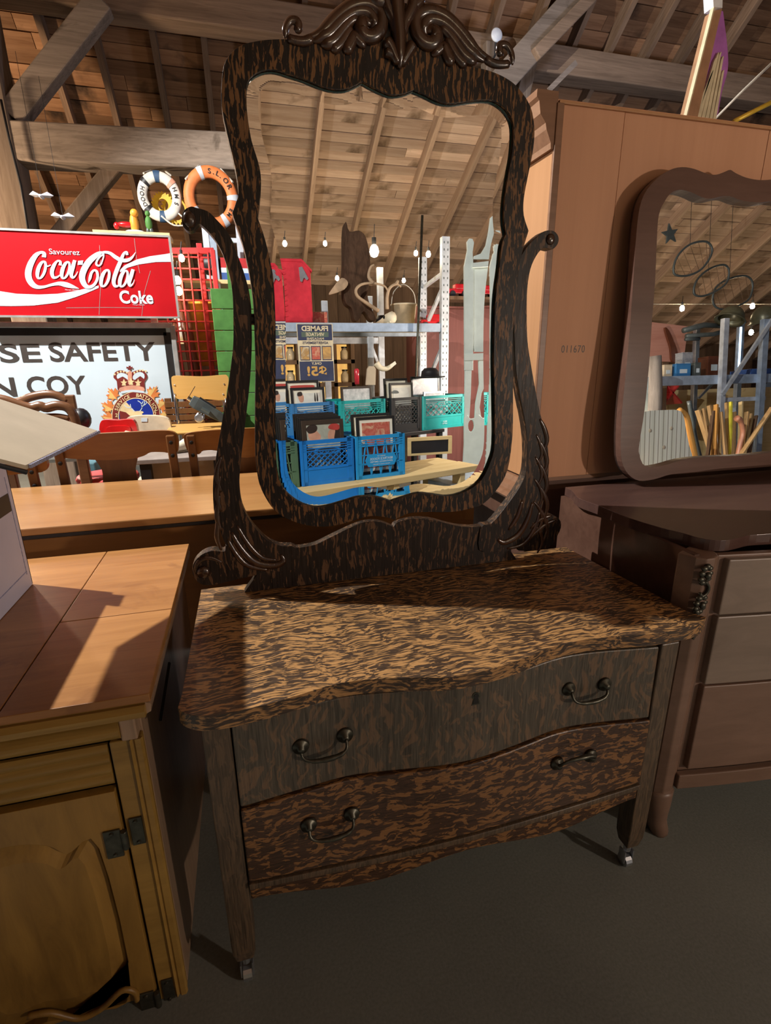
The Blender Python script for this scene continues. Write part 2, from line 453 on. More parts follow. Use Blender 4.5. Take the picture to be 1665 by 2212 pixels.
# wall behind the viewer (seen in the mirrors): upright planks
wb = thing('wall_back', 'dark plank wall below the eave seen in the mirrors', 'wall', (0, -7.6, 0), kind='structure')
me = None
for i in range(64):
    if me is None: o = MB().box((0, 0, 1.45), (.205, .03, 2.9)).build('plank', 'wall_wood', wb, world=False); me = o.data
    else: o = bpy.data.objects.new('plank', me); COL.objects.link(o); o.parent = wb
    o.location = (-1+.21*i, random.uniform(-.008, .008), 0)
wf = thing('wall_front', 'low plank wall at the far eave behind the signs', 'wall', (0, 9.6, 0), kind='structure')
me = None
for i in range(40):
    if me is None: o = MB().box((0, 0, .95), (.245, .03, 1.9)).build('plank', 'wall_wood', wf, world=False); me = o.data
    else: o = bpy.data.objects.new('plank', me); COL.objects.link(o); o.parent = wf
    o.location = (-3.6+.25*i, random.uniform(-.008, .008), 0)

# timber frame
def timber(name, label, a, b, w, h, mt, up=(0, 0, 1), cat='beam'):
    o = MB().bar(a, b, w, h, up).build(name, mt, bevel=.012); return tag(o, label, cat, kind='structure')
YP = 6.0
pa = at(322, 12, pl=((0, 0, AB-.42), (0, MBK, 1))); 
timber('trim_1', 'long pale purlin beam carrying the rafters near the top', (-6, pa.y, pa.z), (9, pa.y, pa.z), .24, .26, 'purlin_wood')
pr = at(38, 504, Y=YP)
timber('trim_2', 'weathered upright timber post at the left edge', (pr.x, YP, 0), (pr.x, YP, 4.6), .30, .30, 'beam_grey_v', (1, 0, 0), 'post')
ta = at(36, 315, Y=YP); tb = at(500, 337, Z=ta.z); tdir = (tb-ta)
timber('trim_3', 'heavy hewn tie beam with the life rings hanging from it', ta, ta+tdir*1.5, .28, .30, 'beam_grey')
timber('trim_4', 'diagonal grey brace running up from post to purlin', at(28, 255, Y=YP-.05), at(222, 6, Y=YP-.05), .16, .19, 'beam_grey')
timber('trim_5', 'short diagonal brace below the tie beam', at(258, 350, Y=YP+.03), at(110, 530, Y=YP+.03), .12, .13, 'beam_grey_v')
timber('trim_6', 'broad diagonal timber brace right of the carved mirror crest', at(1075, 185, Y=YP), at(1262, -25, Y=YP), .16, .26, 'beam_grey')
timber('trim_7', 'slim upright stud below the broad right brace', at(1122, 225, Y=YP+.1), at(1152, 90, Y=YP+.1), .13, .15, 'beam_grey_v', (1, 0, 0), 'post')
timber('trim_8', 'narrow brace strip above the broad right brace', at(1155, 120, Y=YP-.1), at(1290, -20, Y=YP-.1), .10, .12, 'purlin_wood')
timber('trim_9', 'short grey stud under the purlin by the white disc', at(1058, 200, Y=YP+.05), at(1058, 95, Y=YP+.05), .14, .15, 'beam_grey_v', (1, 0, 0), 'post')
plain('lamp_white', (.80, .83, .95), .4)
dsk = thing('round_insulator', 'round white disc on the stud right of the crest', 'insulator', at(1073, 75, Y=YP-.1))
MB().lathe([(0, -.02), (.055, -.02), (.062, 0), (.05, .012), (0, .016)], (0, 0, 0), 20, Matrix.Rotation(math.pi/2, 3, 'X')).build('disc', 'lamp_white', dsk, world=False, smooth=True)
MB().tube([(0, .02, 0), (0, .02, -.16), (0, .12, -.2)], .012).build('stem', 'cable', dsk, world=False)
tag(MB().bar(at(1185, 195, Y=YP-.4), at(1244, 135, Y=YP-.4), .02, .05).build('white_batten', 'beam_grey'), 'short pale batten leaning above the wardrobe cornice', 'batten')
tag(MB().tube([at(2, 215, Y=YP-.2), at(20, 300, Y=YP-.2), at(45, 400, Y=YP-.2), at(62, 505, Y=YP-.2)], .010).build('power_cable', 'cable', smooth=True), 'black cable running down the face of the left post', 'cable')

# ================================================================== DRESSER WITH SWING MIRROR
HT = .702
dr = thing('princess_dresser', 'low quarter-sawn oak dresser with serpentine front below the tall mirror', 'dresser', (.389, 1.04, 0))
front_px = [(389, 1560), (402, 1571), (436, 1579), (492, 1573), (566, 1556), (641, 1534), (697, 1516), (752, 1502.5), (827, 1495), (901, 1493), (976, 1491), (1061, 1473), (1130, 1450), (1185, 1427), (1245, 1411), (1314, 1402), (1405, 1395), (1474, 1383), (1505, 1374), (1520, 1358)]
fe = [at(x, y, Z=HT-.03) for x, y in front_px]
fe = crom(fe, 4, False)
outl = [Vector((p.x, p.y, HT-.03)) for p in fe]+[Vector((.958, .86, HT-.03)), Vector((.930, 1.305, HT-.03)), Vector((-.148, 1.305, HT-.03)), Vector((-.152, .86, HT-.03))]
MB().slab([outl], (0, 0, .030)).build('top', 'oak_top', dr, bevel=.007, seg=3)
SER_X = [-.10, -.07, .04, .14, .24, .34, .41, .50, .60, .66, .76, .83, .86]
SER_S = [0, 0, .5, .9, .3, -.35, -.35, .2, 1.0, 1.0, .5, 0, 0]
def fy(x, z):
    """front surface: serpentine under the top, easing to a slight bow at the bottom rail"""
    sx_ = sum(np.interp(x+d, SER_X, SER_S) for d in (-.03, -.015, 0, .015, .03))/5
    bow = math.cos((x-.389)/.46*math.pi/2)
    rows = [(.664, .800+.026*sx_), (.480, .797+.024*sx_), (.290, .799-.018*bow)]
    return float(np.interp(z, [r[0] for r in rows][::-1], [r[1] for r in rows][::-1]))
def front_panel(name, x0, x1, z0, z1, off, mt, par, th=.02, bev=.003, zf=None):
    n, k = 36, 4; vs = []; fs = []
    for i in range(n+1):
        x = x0+(x1-x0)*i/n; zb_ = z0 if zf is None else zf(x)
        for j in range(k+1):
            z = zb_+(z1-zb_)*j/k; vs.append((x, fy(x, z)-off, z))
        for j in range(k+1):
            z = zb_+(z1-zb_)*j/k; vs.append((x, fy(x, z)-off+th, z))
    m = 2*(k+1)
    for i in range(n):
        a, b = m*i, m*(i+1)
        for j in range(k):
            fs += [(a+j, b+j, b+j+1, a+j+1), (a+k+1+j, a+k+2+j, b+k+2+j, b+k+1+j)]
        fs += [(a+k, b+k, b+2*k+1, a+2*k+1), (a, a+k+1, b+k+1, b)]
    for a in (0, m*n):
        for j in range(k): fs.append((a+j, a+j+1, a+k+2+j, a+k+1+j))
    return MB().add(vs, fs).build(name, mt, par, bevel=bev, smooth=False)
# carcass: sides, back, corner legs
for sx in (-1, 1):
    MB().box(((-.108 if sx < 0 else .872), 1.05, .45), (.018, .46, .43)).build('side_panel', 'oak_leg', dr, bevel=.002)
MB().box((.389, 1.285, .45), (.95, .012, .43)).build('back_panel', 'black_backing', dr)
MB().box((.389, 1.05, .26), (.94, .44, .012)).build('bottom_board', 'oak_leg', dr)
for sx in (-1, 1):
    for yy in (.822, 1.265):
        lx = (-.096 if sx < 0 else .8595)
        vs = []
        for z, w_, d_ in ((.672, .047, .050), (.25, .047, .050), (.13, .047, .048), (.105, .045, .046), (.075, .034, .034)):
            for a, b_ in ((-1, -1), (1, -1), (1, 1), (-1, 1)): vs.append((lx+a*w_/2, yy+b_*d_/2, z))
        fs = [(0, 1, 2, 3), (16, 19, 18, 17)]
        for k in range(4):
            for j in range(4): fs.append((4*k+j, 4*k+4+j, 4*k+4+(j+1) % 4, 4*k+(j+1) % 4))
        lg = MB().add(vs, fs).build('leg', 'oak_leg', dr, bevel=.003)
        cb = MB(); cb.tube([(lx, yy, .08), (lx, yy, .05)], .009)
        cb.box((lx-.012, yy, .035), (.003, .022, .036)).box((lx+.012, yy, .035), (.003, .022, .036))
        cb.tube([(lx-.009, yy, .017), (lx+.009, yy, .017)], .017, 14)
        cb.build('caster', 'steel', lg)
DX0, DX1 = -.070, .834
dA = front_panel('drawer', DX0, DX1, .481, .664, 0, 'oak_drawer', dr); dA['label'] = 'wide upper drawer with wavy figure'
dB = front_panel('drawer', DX0, DX1, .300, .478, .006, 'oak_drawer_low', dr); dB['label'] = 'lower drawer with broken orange flecks, proud of the upper one'
front_panel('bead_rail', DX0, DX1, .284, .298, .010, 'oak_leg', dr, .03, .002)
front_panel('apron', DX0, DX1, .235, .283, .002, 'oak_drawer_low', dr, zf=lambda x: .238+.012*math.cos((x-.389)/.44*math.pi*2))
front_panel('rail', DX0, DX1, .665, .672, -.010, 'oak_leg', dr)
def bail(par, x, z, off, up=False):
    half = .043
    for sx in (-1, 1):
        xx = x+sx*half; y = fy(xx, z)-off
        MB().lathe([(0, .014), (.006, .014), (.007, .006), (.015, .005), (.017, 0), (0, 0)], (xx, y, z), 18, Matrix.Rotation(math.pi/2, 3, 'X')).build('rosette', 'bronze', par, smooth=True)
    y = fy(x, z)-off-.014; s = 1 if up else -1
    pts = [(x-half, y+.004, z), (x-half, y-.004, z+s*.010), (x-half+.006, y-.008, z+s*.018), (x-half*.5, y-.010, z+s*.023), (x, y-.011, z+s*.024), (x+half*.5, y-.010, z+s*.023), (x+half-.006, y-.008, z+s*.018), (x+half, y-.004, z+s*.010), (x+half, y+.004, z)]
    rr = [.0035, .003, .0032, .0045, .0055, .0045, .0032, .003, .0035]
    MB().tube(crom(pts, 3, False), [rr[min(8, int(i/3))] for i in range(25)], 8).build('bail_handle', 'bronze', par, smooth=True)
bail(dA, .091, .580, 0); bail(dA, .673, .582, 0)
bail(dB, .095, .405, .006); bail(dB, .647, .409, .006, True)
kx, kz = .394, .636; ky = fy(kx, kz)-.001
kh = [(kx+.0055*math.cos(a), ky, kz+.0055*math.sin(a)) for a in [math.radians(-50+i*28) for i in range(11)]]+[(kx-.0065, ky, kz-.018), (kx+.0065, ky, kz-.018)]
MB().slab([kh], (0, -.0008, 0)).build('keyhole', 'black_backing', dA)
ko = [(kx+.0085*math.cos(a), ky+.0004, kz+.0085*math.sin(a)) for a in [math.radians(-50+i*28) for i in range(11)]]+[(kx-.0095, ky+.0004, kz-.021), (kx+.0095, ky+.0004, kz-.021)]
MB().slab([ko], (0, -.0006, 0)).build('escutcheon', 'bronze', dA)

# ---- harp, mirror frame and glass (one hinged piece bolted on the dresser: parts of it)
hp = thing('dresser_mirror', 'tall shield-shaped mirror in dark striped oak frame with carved crest on its lyre stand', 'mirror', (.355, 1.27, HT))
FY = 1.250            # front plane of stand
left_post = [(425, 449), (449, 456.6), (467.5, 474), (488, 497), (502, 520.6), (509.7, 542.5), (520.6, 570.6), (530, 599), (538, 630), (542.5, 664), (543, 690.7), (544, 734), (541.8, 793.7), (538, 841.6), (529.8, 913.5), (522.6, 973), (517.8, 1023.6), (517.8, 1057), (523.8, 1093), (540.6, 1126.6), (560, 1150), (578, 1166.7), (605, 1179), (640, 1184),
             (640, 1226), (600, 1234), (555, 1228), (520, 1212), (490, 1180), (476, 1148), (464, 1117), (459.6, 1057), (464, 1004.5), (476, 932.6), (483, 889.5), (490, 853.6), (497.5, 798.5), (503.5, 746), (504, 695.6), (503, 648.8), (498.8, 609.7), (489, 570.6), (477, 539), (461, 513), (442.5, 492.5), (430, 483), (424, 488), (417, 497), (407, 499), (396, 490), (392, 472), (398, 454), (412, 446)]
lp = MB().slab([px_loop(left_post, 3, Y=FY)], (0, .030, 0)).build('left_upright', 'oak_harp', hp, bevel=.004)
right_post = [(1177, 499), (1155, 515), (1133, 540), (1117, 572), (1111, 613), (1109, 657), (1111, 733), (1114, 797), (1123.5, 860), (1134.6, 917), (1139, 971), (1136, 1018), (1123.5, 1050), (1095, 1091), (1061, 1131), (1040, 1138), (1035, 1188), (1075, 1192), (1110, 1185), (1140, 1160),
              (1161.5, 1126), (1172.6, 1088), (1180.5, 1059.5), (1185, 1018), (1183.7, 971), (1177, 933), (1164.7, 885), (1155, 834.6), (1145.7, 781), (1139, 733), (1137.7, 670), (1139, 622.5), (1145.7, 581), (1158, 553), (1171, 537), (1180, 536), (1194, 538), (1205, 526), (1206, 511), (1196, 499)]
rp = MB().slab([px_loop(right_post, 3, Y=FY)], (0, .030, 0)).build('right_upright', 'oak_harp', hp, bevel=.004)
zb = HT+.001
rail_px = [(600, 1178), (640, 1183), (659, 1181), (683, 1175.6), (721, 1157), (764, 1137), (793, 1128), (822, 1128), (850, 1138), (850, 1138), (859, 1129.5), (894, 1121), (931, 1122), (966, 1131), (995, 1137), (1029, 1138), (1061, 1131)]
top_pts = crom([at(x, y, Y=FY+.004) for x, y in rail_px], 3, False)
rl = [Vector(p) for p in top_pts]+[Vector((at(1120, 1150, Y=FY+.004).x, FY+.004, zb)), Vector((at(520, 1200, Y=FY+.004).x, FY+.004, zb))]
br = MB().slab([rl], (0, .024, 0)).build('base_rail', 'oak_harp', hp, bevel=.003); br['label'] = 'double-humped rail with striped flecks'
lfoot = [(490, 1179), (486, 1190), (474, 1191), (456, 1190), (436, 1198), (420, 1214), (415, 1232), (421, 1250), (433, 1261), (447, 1264), (470, 1262), (510, 1252), (560, 1240), (560, 1228), (520, 1212)]
lfm = [at(x, y, Y=FY+.0015) for x, y in lfoot]
for p in lfm: p.z = max(p.z, zb)
lf = MB().slab([crom(lfm, 3)], (0, .033, 0)).build('foot_scroll', 'oak_harp', hp, bevel=.004)
rfoot = [(1150, 1135), (1185, 1113), (1208, 1121), (1212, 1140), (1200, 1165), (1185, 1183), (1120, 1190), (1120, 1160)]
rfm = [at(x, y, Y=FY+.0015) for x, y in rfoot]
for p in rfm: p.z = max(p.z, zb)
MB().slab([crom(rfm, 3)], (0, .033, 0)).build('foot_scroll', 'oak_harp', hp, bevel=.004)
# carved leaf ridges on the lower uprights and feet
def ridge(pts, rad, par, name='carved_leaf', flat=.55, yoff=.0):
    P = crom([at(x, y, Y=FY-yoff) for x, y in pts], 4, False); n = len(P)
    rr = [rad*math.sin(math.pi*(.08+.84*i/(n-1)))**.7 for i in range(n)]
    MB().tube(P, rr, 8, flatn=(Vector((0, 1, 0)), flat)).build(name, 'carved_oak', par, smooth=True)
for k in range(5):
    y0 = 905+k*48
    ridge([(1166-k*.5, y0), (1176, y0+22), (1181, y0+48), (1172, y0+74)], .0075, rp)
    ridge([(1158-k*2, y0+34), (1166, y0+52), (1170, y0+76), (1160, y0+98)], .0055, rp)
for k in range(4):
    y0 = 985+k*42
    ridge([(478-k*2, y0), (470, y0+26), (469, y0+52), (478, y0+78)], .0065, lp)
ridge([(500, 1150), (520, 1185), (550, 1215), (590, 1222), (612, 1212), (606, 1198)], .010, lp)
ridge([(512, 1135), (535, 1175), (565, 1205), (598, 1210)], .007, lp)
ridge([(492, 1165), (508, 1195), (535, 1222), (580, 1232)], .007, lp)
ridge([(1150, 1085), (1140, 1120), (1120, 1155), (1090, 1172), (1075, 1165)], .010, rp)
ridge([(1128, 1080), (1118, 1115), (1098, 1145)], .008, rp)
ridge([(1165, 1105), (1155, 1140), (1130, 1175), (1095, 1185)], .007, rp)
ridge([(1204, 1122), (1180, 1132), (1155, 1152), (1130, 1178)], .007, rp)
ridge([(1192, 1114), (1168, 1122), (1145, 1142)], .006, rp)
ridge([(425, 1240), (424, 1222), (437, 1208), (458, 1206), (480, 1216)], .006, lf)
c = at(440, 1236, Y=FY-.002); MB().ball(c, (.016, .008, .016)).build('scroll_eye', 'carved_oak', lf, smooth=True)
c = at(409, 474, Y=FY-.001); MB().ball(c, (.013, .007, .016)).build('scroll_eye', 'carved_oak', lp, smooth=True)
c = at(1189, 517, Y=FY-.001); MB().ball(c, (.012, .006, .013)).build('scroll_eye', 'carved_oak', rp, smooth=True)
# pivot screws between upright and frame
for x, y in ((546, 690), (1106, 690)):
    p = at(x, y, Y=FY+.015); MB().tube([p-Vector((.014, 0, 0)), p+Vector((.014, 0, 0))], .012, 10).build('pivot_screw', 'black_paint', hp)

PL1 = ((0, M1Y, 1.3), tuple(N1))
mr = hp
mp_ = lambda l, sub=3: [at(x, y, pl=PL1) for x, y in l]
outer = [(479, 189), (484, 149), (499.5, 122), (526.5, 103.6), (567, 94.6), (612, 92), (668, 92), (720, 48), (779, 16), (855, 10), (905, 32), (940, 52), (963.5, 81), (1004, 130.6), (1016, 150), (1045, 157), (1080.6, 171), (1112, 193.7), (1139, 234), (1148, 279), (1146, 324), (1134.7, 383), (1125.7, 432), (1125.7, 468), (1136, 501), (1136, 501), (1123.5, 543), (1115.6, 581), (1109, 638), (1104, 702), (1102, 765), (1103, 828), (1103, 907.5), (1100.7, 955), (1091.8, 1012), (1072.8, 1050), (1041, 1084.8), (1006, 1097.7), (966, 1104), (922.7, 1103.5), (885, 1105.5), (862, 1113.6), (849, 1120.8), (849, 1120.8), (833, 1115), (798.7, 1112), (770, 1119), (735, 1129.5), (698, 1135), (657.5, 1131), (620, 1118), (593, 1100), (574, 1074), (559.8, 1042.8), (553.8, 1009), (551, 961), (551, 865.6), (552, 793.7), (550, 722), (548, 664), (542.5, 617.5), (536, 580), (527, 539), (516, 505), (501.8, 464), (501.8, 464), (510, 440), (515, 419), (508.6, 369), (490.5, 293), (479, 234)]
glass = [(531, 216), (533, 190), (541, 174), (556, 163), (573, 157), (594.5, 157), (623, 166), (652, 175), (681, 187), (710, 196), (739, 198), (760, 192), (781, 181), (781, 181), (806, 195), (840, 209), (869, 207), (890.5, 199), (890.5, 199), (914.5, 209), (943, 223), (972, 228), (1008, 223), (1039.5, 220), (1063.5, 223), (1085, 238), (1099.5, 259.5), (1104, 286), (1101, 333), (1092, 383), (1085, 432), (1083, 473), (1088, 508), (1088, 508), (1079, 530), (1073.7, 579), (1067, 629), (1063.8, 678), (1062, 777), (1063.8, 876), (1063.8, 959), (1055.5, 995), (1035.7, 1035), (1006, 1058), (969.6, 1069.7), (933, 1066), (903.6, 1063), (877, 1069.7), (842.5, 1081), (842.5, 1081), (811, 1071), (774.7, 1071), (745, 1079.6), (705, 1091), (675.6, 1092.8), (642.6, 1081), (612.8, 1054.8), (599.6, 1021.8), (594.7, 975.6), (594, 843), (594, 711), (589.7, 612), (583, 570), (571, 518), (556, 474), (556, 474), (561, 428), (562, 385), (556, 351), (542, 306), (533, 252)]
n1v = Vector(N1)
OL = crom(mp_(outer), 3); GL = crom(mp_(glass), 3)
# frame sits slightly proud of the glass plane
fr_o = [p+n1v*.012 for p in OL]; fr_i = [p+n1v*.012 for p in GL]
fo = MB().slab([fr_o, fr_i], -n1v*.034).build('frame', 'oak_frame', mr, bevel=.0045, seg=3)
def inset(loop, d):
    n = len(loop); c = sum(loop, Vector())/n; out = []
    for i in range(n):
        t_ = (loop[(i+2) % n]-loop[i-2]).normalized(); q = n1v.cross(t_)
        out.append((t_, q))
    sgn = 1 if sum((c-loop[i]).dot(out[i][1]) for i in range(n)) > 0 else -1
    return [loop[i]+out[i][1]*sgn*d for i in range(n)]
BV = .024
Gi = inset(GL, BV)
for _ in range(3): Gi = [(Gi[i-1]+Gi[i]*2+Gi[(i+1) % len(Gi)])/4 for i in range(len(Gi))]
Go = inset(GL, -.002)
n = len(GL); bd = BV*math.tan(math.radians(2.0))
gm = MB(); gm.flat([Gi]); go = gm.build('glass', 'mirror_glass', mr, fix=False)
bvm = MB(); bvm.add([p for p in Gi]+[p+n1v*bd for p in Go], [(i, (i+1) % n, n+(i+1) % n, n+i) for i in range(n)])
bvm.build('bevelled_edge', 'mirror_glass', mr, fix=False)
ge = MB(); ge.add([p for p in GL]+[p+n1v*.004 for p in inset(GL, .0012)], [(i, (i+1) % n, n+(i+1) % n, n+i) for i in range(n)]).build('glass_rim', 'glass_edge', mr, fix=False)
MB().slab([[p-n1v*.02 for p in inset(OL, .02)]], -n1v*.006).build('backboard', 'black_backing', mr)
# carved crest
def cr(x, y, off=.0): return at(x, y, pl=PL1)+n1v*(.012+off)
def carve(pts, r0, r1, off=.002, flat=.7, nm='crest_carving', tipped=True):
    P = crom([cr(x, y, off) for x, y in pts], 5, False); k = len(P); r0 *= 1.6; r1 *= 1.6
    rr = []
    for i in range(k):
        u = i/(k-1); r = r0+(r1-r0)*u
        if tipped: r *= min(1, .25+u*6, .3+(1-u)*5)
        rr.append(r)
    return MB().tube(P, rr, 10, flatn=(Vector((0, 1, 0)), flat)).build(nm, 'carved_oak', mr, smooth=True)
def flipx(l, cx=857, dy=.115):
    # mirror pixel paths about the crest axis, following the perspective slope of the frame
    return [(2*cx-x, y+(cx-x)*2*dy) for x, y in l]
CAR = [([(650, 95), (690, 80), (725, 45), (758, 22), (792, 18), (818, 36), (820, 66), (805, 86), (786, 86), (776, 70), (786, 56), (798, 62)], .007, .010),
       ([(672, 98), (706, 82), (738, 50), (766, 34), (792, 36), (804, 56), (798, 72)], .008, .007),
       ([(690, 106), (716, 96), (738, 70), (756, 52), (772, 48)], .008, .006),
       ([(712, 118), (730, 104), (746, 82), (756, 66)], .007, .005),
       ([(742, 124), (752, 106), (762, 88), (772, 96), (786, 112)], .008, .006),
       ([(614, 92), (616, 70), (626, 54), (640, 56), (642, 70), (634, 76)], .004, .006),
       ([(618, 90), (636, 96), (656, 98), (676, 90)], .005, .006)]
for l, a, b_ in CAR:
    carve(l, a, b_); carve(flipx(l), a, b_)
for l, a, b_ in [([(848, -60), (846, -20), (850, 30), (856, 80), (858, 120), (858, 158)], .015, .006),
                 ([(826, -40), (822, -5), (832, 30), (846, 60), (852, 95)], .010, .006), ([(884, -45), (892, -8), (884, 30), (868, 62), (862, 98)], .010, .006),
                 ([(808, -20), (800, 2), (812, 18), (832, 14)], .006, .008), ([(898, -14), (902, 10), (888, 24), (874, 20)], .006, .008),
                 ([(826, 96), (838, 112), (848, 134), (856, 150)], .008, .005), ([(888, 104), (878, 120), (868, 138), (860, 152)], .008, .005),
                 ([(826, 122), (840, 128), (852, 140)], .007, .004)]:
    carve(l, a, b_, .006, .9)

# ================================================================== LEFT CABINET, CARTON, LONG TABLE
CZ = .74
cb = thing('washstand_cabinet', 'yellow-brown wooden cabinet with panelled door at the left edge', 'cabinet', (-.62, 1.2, 0))
CXR, CYF, CYB = -.222, .838, 1.555           # right side, front, back
MB().box((-.62, (CYF+CYB)/2, .40), (.36, CYB-CYF-.03, .64)).build('inner_body', 'cab_front', cb)
MB().box((CXR-.011, (CYF+CYB)/2+.004, .36), (.022, CYB-CYF-.01, .72)).build('side_panel', 'cab_side', cb, bevel=.002)
MB().box((-1.02+.011, (CYF+CYB)/2, .36), (.022, CYB-CYF-.01, .72)).build('side_panel', 'cab_side', cb, bevel=.002)
MB().box((-.62, CYB-.008, .36), (.78, .012, .70)).build('back_panel', 'cab_side', cb)
# top made of panels with seams, edge moulding below
xs = at(195, 1245, Z=CZ).x; ys = 1.135
for x0, x1, y0, y1 in ((-1.045, xs-.0012, .820, 1.566), (xs+.0012, -.196, .820, ys-.001), (xs+.0012, -.196, ys+.001, 1.566)):
    MB().box(((x0+x1)/2, (y0+y1)/2, CZ-.008), (x1-x0, y1-y0, .016)).build('top_panel', 'cab_top', cb, bevel=.0012)
MB().sweep([(0, 0), (.012, .002), (.014, .014), (.006, .022), (0, .022)], (-1.04, .822, CZ-.040), (-.205, .822, CZ-.040), (0, -1, 0), (0, 0, 1)).build('front_moulding', 'cab_front', cb)
MB().box((-.62, 1.19, CZ-.028), (.835, .735, .024)).build('top_frame', 'cab_front', cb, bevel=.002)
MB().sweep([(0, 0), (.008, .004), (.010, .018), (0, .024)], (-.206, .822, CZ-.040), (-.206, 1.562, CZ-.040), (1, 0, 0), (0, 0, 1)).build('side_moulding', 'cab_side', cb)
MB().bar((-.2015, 1.05, CZ-.085), (-.2175, .96, CZ-.16), .004, .006).build('scratch_groove', 'black_backing', cb)
# front frame: frieze (bulging), drawer front (fluted), door with arched raised panel
def zf_(x, y, Y=CYF): return at(x, y, Y=Y).z
def xf_(x, y, Y=CYF): return at(x, y, Y=Y).x
fz0, fz1 = zf_(304, 1584), CZ-.041
k = 10; prof = [(.004+.020*math.sin(math.pi*i/k), fz0+(fz1-fz0)*i/k) for i in range(k+1)]
MB().sweep([(0, fz0)]+prof+[(0, fz1)], (-1.02, CYF, 0), (CXR-.030, CYF, 0), (0, -1, 0), (0, 0, 1)).build('frieze', 'cab_front', cb, smooth=False)
MB().box((CXR-.017, CYF-.002, (fz0+fz1)/2), (.026, .026, fz1-fz0)).build('corner_block', 'cab_side', cb, bevel=.003)
sx0 = xf_(247, 1640)
MB().box(((sx0+CXR)/2, CYF-.001, fz0/2), (CXR-sx0, .020, fz0)).build('stile', 'cab_front', cb, bevel=.002)
MB().sweep([(0, 0), (.006, .003), (.006, .012), (.002, .016), (.008, .020), (0, .022)], (CXR+.002, CYF-.008, .0), (CXR+.002, CYF-.008, fz0), (0, -1, 0), (-1, 0, 0)).build('corner_bead', 'cab_front', cb)
dz0 = zf_(250, 1690)
dw = MB(); kk = 40; P = []
for i in range(kk+1):
    z = dz0+.006+(fz0-.004-dz0-.006)*i/kk
    P.append((.006+.004*abs(math.sin(i/kk*math.pi*4)), z))
dw.sweep([(0, P[0][1])]+P+[(0, P[-1][1])], (-1.0, CYF-.002, 0), (sx0-.004, CYF-.002, 0), (0, -1, 0), (0, 0, 1))
dd = dw.build('fluted_drawer', 'cab_front', cb)
dx0, dx1 = -.62, sx0-.005; dtop = dz0-.004
# raised arch panel
pa0, pa1 = -.575, xf_(219, 1816); pb = zf_(280, 2130); pt = zf_(219, 1816)
arch = [(pa1, pb+.012), (pa1, pt), (pa1-.050, pt+.004), (pa1-.075, pt+.030), (pa1-.115, pt+.046), (pa1-.165, pt+.046), (pa1-.205, pt+.030), (pa1-.230, pt+.004), (pa0, pt), (pa0, pb+.012), (pa0+.10, pb-.008), (pa0+.16, pb-.022), (pa1-.07, pb-.020)]
ring_o = crom([Vector((x, CYF-.017, z)) for x, z in arch], 4)
def shrink(l, f):
    c_ = sum(l, Vector())/len(l); return [c_+(p-c_)*f for p in l]
dq = [Vector((x, CYF-.017, z)) for x, z in ((dx0, .03), (dx1, .03), (dx1, dtop), (dx0, dtop))]
door = MB().slab([dq, ring_o], (0, .018, 0)).build('door', 'cab_door', cb, bevel=.003)
lay = [[Vector((p.x, CYF-yy, p.z)) for p in shrink(ring_o, f)] for f, yy in ((1.0, .001), (.975, .001), (.95, .006), (.86, .012), (.78, .0165))]
pmb = MB(); n_ = len(ring_o); pmb.add([p for l in lay for p in l], [(k*n_+i, k*n_+(i+1) % n_, (k+1)*n_+(i+1) % n_, (k+1)*n_+i) for k in range(len(lay)-1) for i in range(n_)])
pmb.flat([lay[-1]]); pmb.flat([[Vector((p.x, CYF-.0006, p.z)) for p in ring_o]]); pmb.build('raised_panel', 'cab_door', door)
for zc, name in ((zf_(286, 1790), 'hinge'), (zf_(362, 2128), 'hinge')):
    h_ = MB(); hx = dx1+.003
    h_.box((hx-.020, CYF-.019, zc-.006), (.028, .004, .062)); h_.box((hx+.020, CYF-.013, zc+.006), (.022, .004, .062))
    h_.tube([(hx, CYF-.021, zc-.02), (hx, CYF-.021, zc+.02)], .006, 10)
    hg = h_.build('hinge', 'bronze', cb, bevel=.001)
    for a_, b_, yo in ((-.020, -.030, -.0215), (-.020, .018, -.0215), (.020, .030, -.0155), (.020, -.018, -.0155)):
        MB().lathe([(0, .003), (.003, .0025), (.004, 0), (0, 0)], (hx+a_, CYF+yo, zc+b_), 10, Matrix.Rotation(math.pi/2, 3, 'X')).build('screw', 'bronze', hg)
pz = crom([at(x, y, Y=CYF-.02) for x, y in ((60, 2195), (110, 2188), (170, 2200), (220, 2178), (262, 2140), (290, 2142), (296, 2160))], 4, False)
MB().tube(pz, .006, 8).build('scroll_carving', 'cab_door', door, smooth=True)
MB().lathe([(0, .001), (.004, .001), (.004, 0), (0, 0)], at(70, 1580, Y=CYF-.0245), 10, Matrix.Rotation(math.pi/2, 3, 'X')).build('nail_hole', 'black_backing', cb)

# open carton standing on the cabinet
ct = thing('moving_carton', 'pale lilac-white carton with raised flap standing on the yellow-brown cabinet', 'box', (-.75, 1.13, CZ))
bx0, bx1, by0, by1, bz1 = -.955, -.548, .93, 1.372, 1.055
z0 = CZ+.001
for c_, d_ in ((((bx0+bx1)/2, by1-.003, (z0+bz1)/2), (bx1-bx0, .006, bz1-z0)), (((bx0+bx1)/2, by0+.003, (z0+bz1)/2), (bx1-bx0, .006, bz1-z0)), ((bx0+.003, (by0+by1)/2, (z0+bz1)/2), (.006, by1-by0, bz1-z0)), ((bx1-.003, (by0+by1)/2, (z0+bz1)/2), (.006, by1-by0, bz1-z0))):
    MB().box(c_, d_).build('side_wall', 'carton_white', ct, bevel=.0015)
MB().box(((bx0+bx1)/2, (by0+by1)/2, z0+.003), (bx1-bx0-.01, by1-by0-.01, .006)).build('base', 'cardboard', ct)
za, zb_ = at(12, 1068, X=bx1).z, at(12, 1112, X=bx1).z
